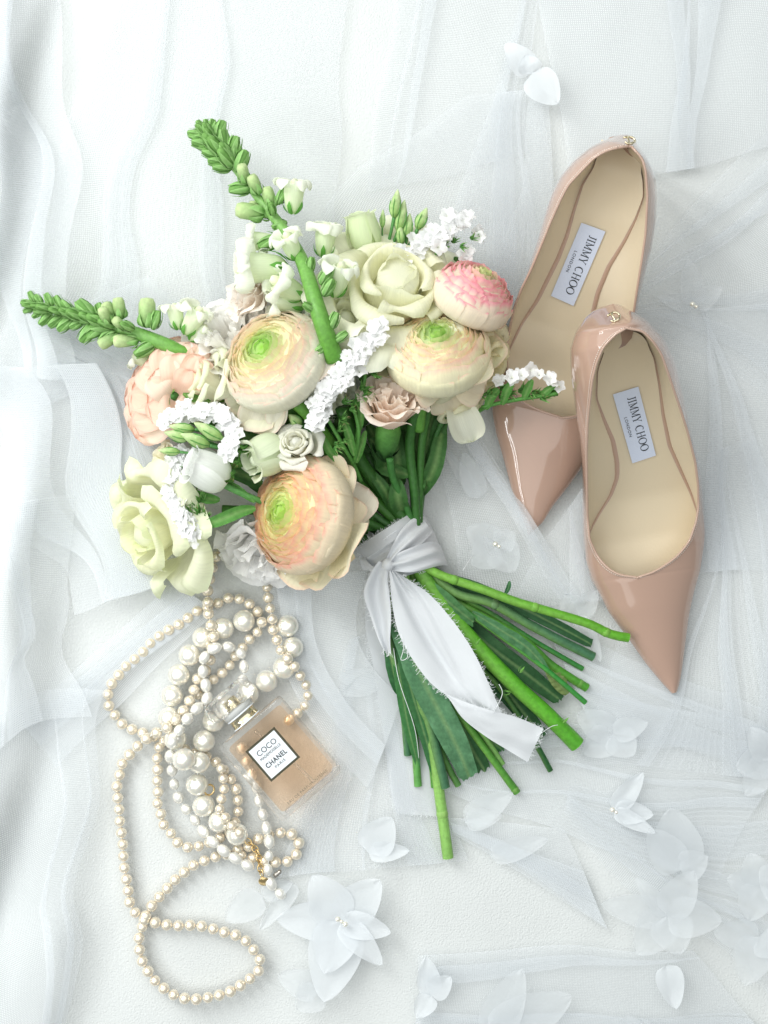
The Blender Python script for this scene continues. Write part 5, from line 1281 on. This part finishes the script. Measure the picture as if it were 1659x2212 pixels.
strand(n3, [(478, 1180), (470, 1195), (462, 1216), (456, 1240), (451, 1263), (447, 1286), (450, 1309), (451, 1332), (457, 1355), (462, 1379), (458, 1402), (454, 1424), (446, 1446), (427, 1466), (421, 1485), (413, 1507), (401, 1529), (388, 1546), (369, 1565), (351, 1577), (329, 1587), (308, 1602), (291, 1618), (276, 1635), (260, 1657), (258, 1680), (252, 1703), (255, 1728), (258, 1753), (259, 1775), (262, 1797), (265, 1818), (266, 1841), (268, 1864), (270, 1888), (277, 1912), (277, 1937), (285, 1961), (301, 1980), (322, 1991), (347, 1994), (371, 2000), (395, 1999), (419, 1999), (443, 2002), (466, 2008), (489, 2015), (512, 2021), (533, 2034), (549, 2053), (562, 2075), (558, 2098), (540, 2114), (522, 2127), (504, 2139), (480, 2148), (457, 2153), (433, 2158), (410, 2158), (387, 2154), (365, 2143), (346, 2128), (328, 2111), (316, 2091), (304, 2068), (301, 2044), (301, 2020), (309, 1997), (319, 1969), (333, 1951), (349, 1932), (365, 1915), (382, 1897), (401, 1882), (420, 1868), (443, 1859), (466, 1851), (490, 1845), (513, 1836), (535, 1829), (554, 1814), (579, 1805), (602, 1800), (624, 1799), (644, 1815), (643, 1840), (626, 1859), (602, 1862), (580, 1862), (557, 1856), (533, 1850), (510, 1846)], 12.4, PB)
n4 = root('necklace', 'short run of small pearls hanging from the pale carnation and passing under the perfume bottle', 'necklace', W(600, 1400, 0), 'pearl necklaces heaped together')
strand(n4, [(573, 1245), (577, 1266), (579, 1289), (583, 1312), (588, 1335), (589, 1357), (597, 1379), (603, 1398), (616, 1418), (632, 1432), (643, 1452), (657, 1471), (665, 1493), (663, 1518), (647, 1537), (624, 1555), (613, 1569)], 11.5, PB)
strand(n4, [(478, 1660), (482, 1680), (484, 1702), (479, 1723), (474, 1745), (490, 1770), (505, 1790), (520, 1800)], 11, PB)
n5 = root('necklace', 'rope of uneven white freshwater pearls winding through the heap', 'necklace', W(480, 1600, 0), 'pearl necklaces heaped together')
PBAR = ball_mesh('freshwater_pearl', PEARLBAR, 18, 14)
strand(n5, [(524, 1470), (527, 1429), (516, 1407), (491, 1397), (461, 1402), (440, 1424), (439, 1454), (445, 1482), (448, 1507), (421, 1535), (401, 1558), (382, 1586), (369, 1615), (369, 1649), (375, 1679), (379, 1709), (394, 1737), (411, 1759), (429, 1781), (448, 1807), (474, 1830), (499, 1848), (526, 1864), (547, 1876)], 11.5, PBAR, 'freshwater_pearl', 1.0, .08, 1.32)
strand(n5, [(523, 1615), (538, 1655), (552, 1690), (557, 1722), (565, 1750), (572, 1778), (581, 1811), (581, 1848), (579, 1879), (587, 1911), (606, 1931), (627, 1945)], 11.5, PBAR, 'freshwater_pearl', 1.0, .08, 1.32)
# gold chain, ring and clasp
def torus_mb(Rt, rt, sx=1.0, seg=22, s2=8):
    vs = []; 
    for i in range(seg):
        a = 6.28318 * i / seg
        for j in range(s2):
            b = 6.28318 * j / s2; vs.append(Vector(((Rt + rt * math.cos(b)) * math.cos(a) * sx, (Rt + rt * math.cos(b)) * math.sin(a), rt * math.sin(b))) * S)
    return MB().add(vs, [(i * s2 + j, ((i + 1) % seg) * s2 + j, ((i + 1) % seg) * s2 + (j + 1) % s2, i * s2 + (j + 1) % s2) for i in range(seg) for j in range(s2)])
LINK = torus_mb(6.2, 1.4, 1.35).mesh('chain_link', GOLD); CR = torus_mb(11, 2.1).mesh('gold_ring', GOLD)
chain = path_samples([(536, 1818), (541, 1823), (554, 1838), (560, 1856), (562, 1874), (566, 1892)], 11)
for i, p in enumerate(chain):
    q = chain[min(len(chain) - 1, i + 1)]; o = chain[max(0, i - 1)]; an = math.atan2(-(q[1] - o[1]), q[0] - o[0])
    inst('chain_link', LINK, n2, Matrix.Translation(W(p[0], p[1], 26)) @ Matrix.Rotation(an, 4, 'Z') @ Matrix.Rotation(.9 if i % 2 else -.5, 4, 'X'))
inst('gold_ring', CR, n2, Matrix.Translation(W(452, 1706, 26)) @ Matrix.Rotation(.5, 4, 'Y'))
tag_ = lathe([(.1, -1.6), (11, -1.4), (12, 0), (11, 1.4), (.1, 1.6)], 20, (1, 1, 1))
part('chain_tag', put(tag_, Matrix.Translation(W(570, 1904, 22)) @ Matrix.Rotation(.5, 4, 'X')), GOLD, n2)
cl = lathe([(.1, 0), (5, 1), (6, 8), (4, 13), (5, 16), (3, 20), (.1, 21)], 14, (1, 1, 1)); part('clasp', put(cl, mat_at(592, 1893, 26, 40, 10)), STEEL, n5)

# ------------------------------------------------------------------ perfume bottle
pf = root('perfume_bottle', 'square glass perfume bottle of peach liquid with faceted crystal stopper lying on the tulle', 'perfume', W(606, 1638, 0))
ANG = math.radians(40.6); BW, BH, BD = 165, 207, 62
BZ = 58   # centre height
MBt = Matrix.Translation(W(606.5, 1637, BZ)) @ Matrix.Rotation(ANG, 4, 'Z') @ Matrix.Rotation(math.radians(0), 4, 'X')
import bmesh
def rbox(w_, h_, d_, bev, seg=4, taper=None):
    bm = bmesh.new(); bmesh.ops.create_cube(bm, size=1.0)
    for v in bm.verts: v.co = Vector((v.co.x * w_, v.co.y * h_, v.co.z * d_))
    bmesh.ops.bevel(bm, geom=list(bm.edges), offset=bev, segments=seg, affect='EDGES', profile=.6)
    mb = MB().add([v.co * S for v in bm.verts], [tuple(v.index for v in f.verts) for f in bm.faces]); bm.free(); return mb
def flat(o):
    o.data.polygons.foreach_set('use_smooth', [False] * len(o.data.polygons)); return o
body = part('bottle_body', put(rbox(BW, BH, BD, 11, 5), MBt), GLASS, pf)
part('perfume', put(rbox(BW - 24, BH - 30, BD - 22, 9, 4), MBt @ Matrix.Translation(Vector((0, -1, -2)) * S)), PERFUME, pf)
part('bottle_base', put(rbox(BW - 34, 5, BD - 22, 2, 2), MBt @ Matrix.Translation(Vector((0, -BH / 2 + 11, 0)) * S)), CAPGLASS, pf)
# shoulders and neck
nk = lathe([(33, 0), (33, 6), (31, 7), (31, 20), (33, 21), (33, 25)], 40, (1, 1, 1))
MN = MBt @ Matrix.Translation(Vector((-3, BH / 2, 2)) * S) @ Matrix.Rotation(-math.pi / 2, 4, 'X')
def scy(M, k): return M @ Matrix.Diagonal((1, k, 1, 1))
part('gold_collar', put(nk, scy(MN, .86)), PALEGOLD, pf)
part('white_ring', put(lathe([(34, 1.5), (34.8, 2.6), (34, 4)], 40, (1, 1, 1)), scy(MN, .86)), PAPER, pf)
part('white_ring', put(lathe([(34, 22), (35, 23.5), (34, 25)], 40, (1, 1, 1)), scy(MN, .86)), PAPER, pf)
part('frosted_neck', put(lathe([(33, 25), (36, 29), (36, 36), (28, 41), (16, 42)], 40, (1, 1, 1)), scy(MN, .86)), FROST, pf)
part('spray_core', put(lathe([(12, 38), (13, 44), (17, 52), (15, 62), (.1, 63)], 30, (1, 1, 1)), scy(MN, .9)), PALEGOLD, pf)
# faceted stopper: long octagon prism with cut edges
def stopper():
    vs = []; fs = []; prof = [(46, 24, 38), (57, 31, 45), (60, 34, 60), (57, 31, 76), (44, 22, 84)]; seg = 14
    for (rx, ry, z) in prof:
        for k in range(seg):
            a = 6.28318 * (k + .5) / seg; e = 2.6
            cx_, sy_ = math.cos(a), math.sin(a); n_ = (abs(cx_) ** e + abs(sy_) ** e) ** (1 / e)
            vs.append(Vector((rx * cx_ / n_, ry * sy_ / n_, z)) * S)
    m_ = len(prof)
    fs = [(i * seg + k, i * seg + (k + 1) % seg, (i + 1) * seg + (k + 1) % seg, (i + 1) * seg + k) for i in range(m_ - 1) for k in range(seg)]
    fs += [tuple(range(seg - 1, -1, -1)), tuple((m_ - 1) * seg + k for k in range(seg))]
    return MB().add(vs, fs)
flat(part('stopper', put(stopper(), MN), CAPGLASS, pf))
for z_ in (56,):
    part('gold_disc', put(lathe([(.1, 43), (20, 43), (21, 45), (20, 47), (.1, 47)], 30, (1, 1, 1)), scy(MN, .8)), PALEGOLD, pf)
# dip tube
dt = [MBt @ (Vector(p) * S) for p in ((-3, 80, 0), (0, 30, 2), (12, -10, 4), (18, -50, 2), (20, -84, 0))]
part('dip_tube', tube([tuple(p) for p in dt], 3.2, (1, 1, 1), 10, 24, world=True), CAPGLASS, pf)
# label: its centre sits at plan (590.5,1623.5)
TOPZ = BD / 2 + 1.0
ML_ = MBt @ Matrix.Translation(Vector((-3, 19, TOPZ)) * S)
def plate(hw, hh, z): 
    return MB().add([Vector(p) * S for p in ((-hw, -hh, z), (hw, -hh, z), (hw, hh, z), (-hw, hh, z), (-hw, -hh, z - .8), (hw, -hh, z - .8), (hw, hh, z - .8), (-hw, hh, z - .8))], [(0, 1, 2, 3), (0, 4, 5, 1), (1, 5, 6, 2), (2, 6, 7, 3), (3, 7, 4, 0)])
lb_ = flat(part('label_border', put(plate(40, 42, 0), ML_), BORDER, pf))
flat(part('label', put(plate(35, 37, .8), ML_), PAPER, lb_))
def btext(txt, cx_, cy_, width, height, M, parent, bold=0.0, sp=1.0, m_=None):
    v_, f_, ww, hh = font_quads(txt, bold=bold, spacing=sp)
    part('lettering', put(MB().add([Vector((cx_ - width / 2 + x / ww * width, cy_ - height / 2 + y / hh * height, 0)) * S for x, y in v_], f_), M), m_ or INK, parent)
MT = ML_ @ Matrix.Translation(Vector((0, 0, 1.5)) * S)
btext('COCO', 0, 20, 50, 12, MT, lb_)
btext('MADEMOISELLE', 0, 7, 54, 6, MT, lb_)
btext('CHANEL', 0, -11, 54, 11, MT, lb_, bold=.018, sp=1.1)
btext('PARIS', 0, -24, 26, 6, MT, lb_, sp=1.15)
GINK, _, _ = principled('brown_ink', (0.16, 0.13, 0.08), 0.5)
btext('EAU DE PARFUM INTENSE', 8, -80, 108, 6, MBt @ Matrix.Translation(Vector((0, 0, TOPZ + .2)) * S), pf, sp=1.2, m_=GINK)

# ------------------------------------------------------------------ fabric flowers sewn on the tulle
def opetal(p0, p1, wd, z0, z1, shape=.5, curl=6, seed=0, skew=0):
    """organza petal from its root p0 to its tip p1, half width wd"""
    nl, nw = 16, 10; vs = []; uv = []
    dx, dy = p1[0] - p0[0], p1[1] - p0[1]; l_ = math.hypot(dx, dy); nx, ny = -dy / l_, dx / l_
    for i in range(nl + 1):
        t = i / nl
        prof = (math.sin(math.pi * t ** shape) ** .62 if 0 < t < 1 else 0) * .98 + .06 * (1 - t)
        for j in range(nw + 1):
            v = 2 * j / nw - 1
            x = p0[0] + dx * t + nx * wd * prof * v + nx * skew * math.sin(math.pi * t); y = p0[1] + dy * t + ny * wd * prof * v + ny * skew * math.sin(math.pi * t)
            z = lerp(z0, z1, t) + curl * v * v * math.sin(math.pi * t) + curl * .6 * math.sin(t * 5 + seed) * t + 2.5 * mnoise.noise(Vector((t * 3, v * 2, seed)))
            vs.append(W(x, y, max(3, z) + max(0, ground_h(x, y)))); uv.append((v * wd * S * 10, t * l_ * S * 10))
    return MB().add(vs, [(i * (nw + 1) + j, i * (nw + 1) + j + 1, (i + 1) * (nw + 1) + j + 1, (i + 1) * (nw + 1) + j) for i in range(nl) for j in range(nw)], (1, 1, 1), uv)
GF = 'organza flowers sewn to the tulle'
def oflower(label, centre, petals, pearls=0, z=16, m_=None):
    f = root('fabric_flower', label, 'fabric flower', W(centre[0], centre[1], 0), GF)
    for i, pt in enumerate(petals):
        (x1, y1, wd) = pt[:3]; p0 = pt[3] if len(pt) > 3 else centre
        o = part('petal', opetal(p0, (x1, y1), wd, z + 2 * i, z + 12 + 3 * i, .62 if len(pt) < 5 else pt[4], 8, i + centre[0] * .01), m_ or ORGANZA, f)
    for k in range(pearls):
        inst('bead', PW, f, Matrix.Translation(W(centre[0] + 9 * (k - (pearls - 1) / 2) * .9, centre[1] + 6 * (k - (pearls - 1) / 2) * .9, z + 34)) @ Matrix.Scale(4.2 if k % 2 else 6, 4))
    return f
ORG2 = mk_veil('organza_bright', 0.62, 0.10, 0.2, cell=1900, col=(0.82, 0.85, 0.875))
oflower('large white organza flower with a pearl centre at the bottom middle', (738, 1991), [(597, 1985, 44), (700, 2165, 58), (822, 1900, 46), (674, 1890, 48), (700, 2104, 48), (826, 2085, 30), (845, 2015, 30)], 3, 16, ORG2)
oflower('folded organza bloom standing alone below the sheer ribbon tail', (796, 1842), [(885, 1838, 22), (846, 1765, 40)], 0, 16, ORG2)
oflower('organza bloom lying under the freshwater pearl end', (566, 1935), [(632, 1905, 22), (486, 1990, 34), (560, 2010, 20, (640, 1910))], 0, 6)
oflower('organza bloom with two upright petals and beads at the right below the stems', (1327, 1752), [(1390, 1668, 24), (1412, 1760, 26), (1416, 1800, 18)], 2, 14, ORG2)
oflower('wide organza flower half hidden under tulle at the lower right', (1442, 1978), [(1297, 1952, 36), (1375, 2062, 46), (1470, 2062, 46), (1372, 1895, 20), (1560, 1990, 44), (1500, 1880, 40)], 0, 12)
oflower('tall rounded organza petals above the wide flower at the lower right', (1470, 1880), [(1450, 1745, 56), (1400, 1790, 40), (1530, 1850, 34)], 0, 18)
oflower('organza flower cut by the right margin near the bottom', (1641, 1912), [(1570, 1900, 34), (1620, 1842, 34), (1620, 1990, 40), (1700, 1900, 40)], 0, 14)
oflower('organza flower cut by the right margin below the other one', (1640, 2024), [(1540, 2015, 34), (1610, 2130, 44), (1690, 2060, 36)], 0, 12)
oflower('single pointed organza leaf petal at the bottom right', (1440, 2085), [(1462, 2180, 30)], 0, 18, ORG2)
oflower('broad pair of organza petals on the bottom edge', (1060, 2240), [(1128, 2092, 44), (1236, 2150, 54)], 0, 16)
oflower('crumpled organza bloom on the bottom edge beside the large flower', (930, 2150), [(920, 2066, 26), (975, 2110, 26), (900, 2200, 24)], 0, 18, ORG2)
oflower('organza bloom between the far shoe toe and the ribbon', (1074, 1178), [(1008, 1140, 36), (1018, 1222, 38), (1112, 1235, 38), (1112, 1150, 28)], 2, 10)
oflower('long organza petals under tulle left of the far shoe toe', (1035, 1075), [(960, 968, 16), (1000, 975, 26)], 0, 10)
oflower('organza bloom tucked between the top stem and the near shoe', (1250, 1330), [(1215, 1285, 30), (1290, 1275, 24), (1298, 1430, 20)], 0, 8)
oflower('organza flower right of the thick stem end', (1325, 1585), [(1245, 1540, 34), (1262, 1630, 36), (1370, 1632, 36), (1400, 1560, 26)], 0, 10)
oflower('bright white organza petals alone near the top edge', (1150, 158), [(1092, 92, 30), (1135, 118, 26), (1205, 225, 38)], 0, 30, ORG2)
oflower('organza petals left of the sheer ribbon tail', (815, 1470), [(728, 1462, 24), (740, 1500, 22)], 0, 8)
oflower('organza bloom right of the longest stem end', (1005, 1775), [(1108, 1712, 30), (1085, 1760, 24)], 0, 10)
oflower('organza petal on the folded tulle triangle', (1060, 1850), [(1185, 1812, 26)], 0, 12)
oflower('faint organza flower at the right margin level with the shoe label', (1500, 660), [(1420, 640, 20), (1490, 560, 28), (1560, 620, 24)], 2, 8, TULLE2)
oflower('organza flower cut by the right margin beside the cut stems', (1665, 1640), [(1590, 1660, 38), (1610, 1720, 36), (1620, 1570, 30)], 0, 12)
oflower('organza corner poking in from the bottom edge near the right', (1420, 2290), [(1350, 2190, 26), (1390, 2200, 22)], 0, 16)
oflower('soft organza bloom left of the large bottom flower', (690, 2140), [(600, 2105, 34), (640, 2180, 36)], 0, 10)
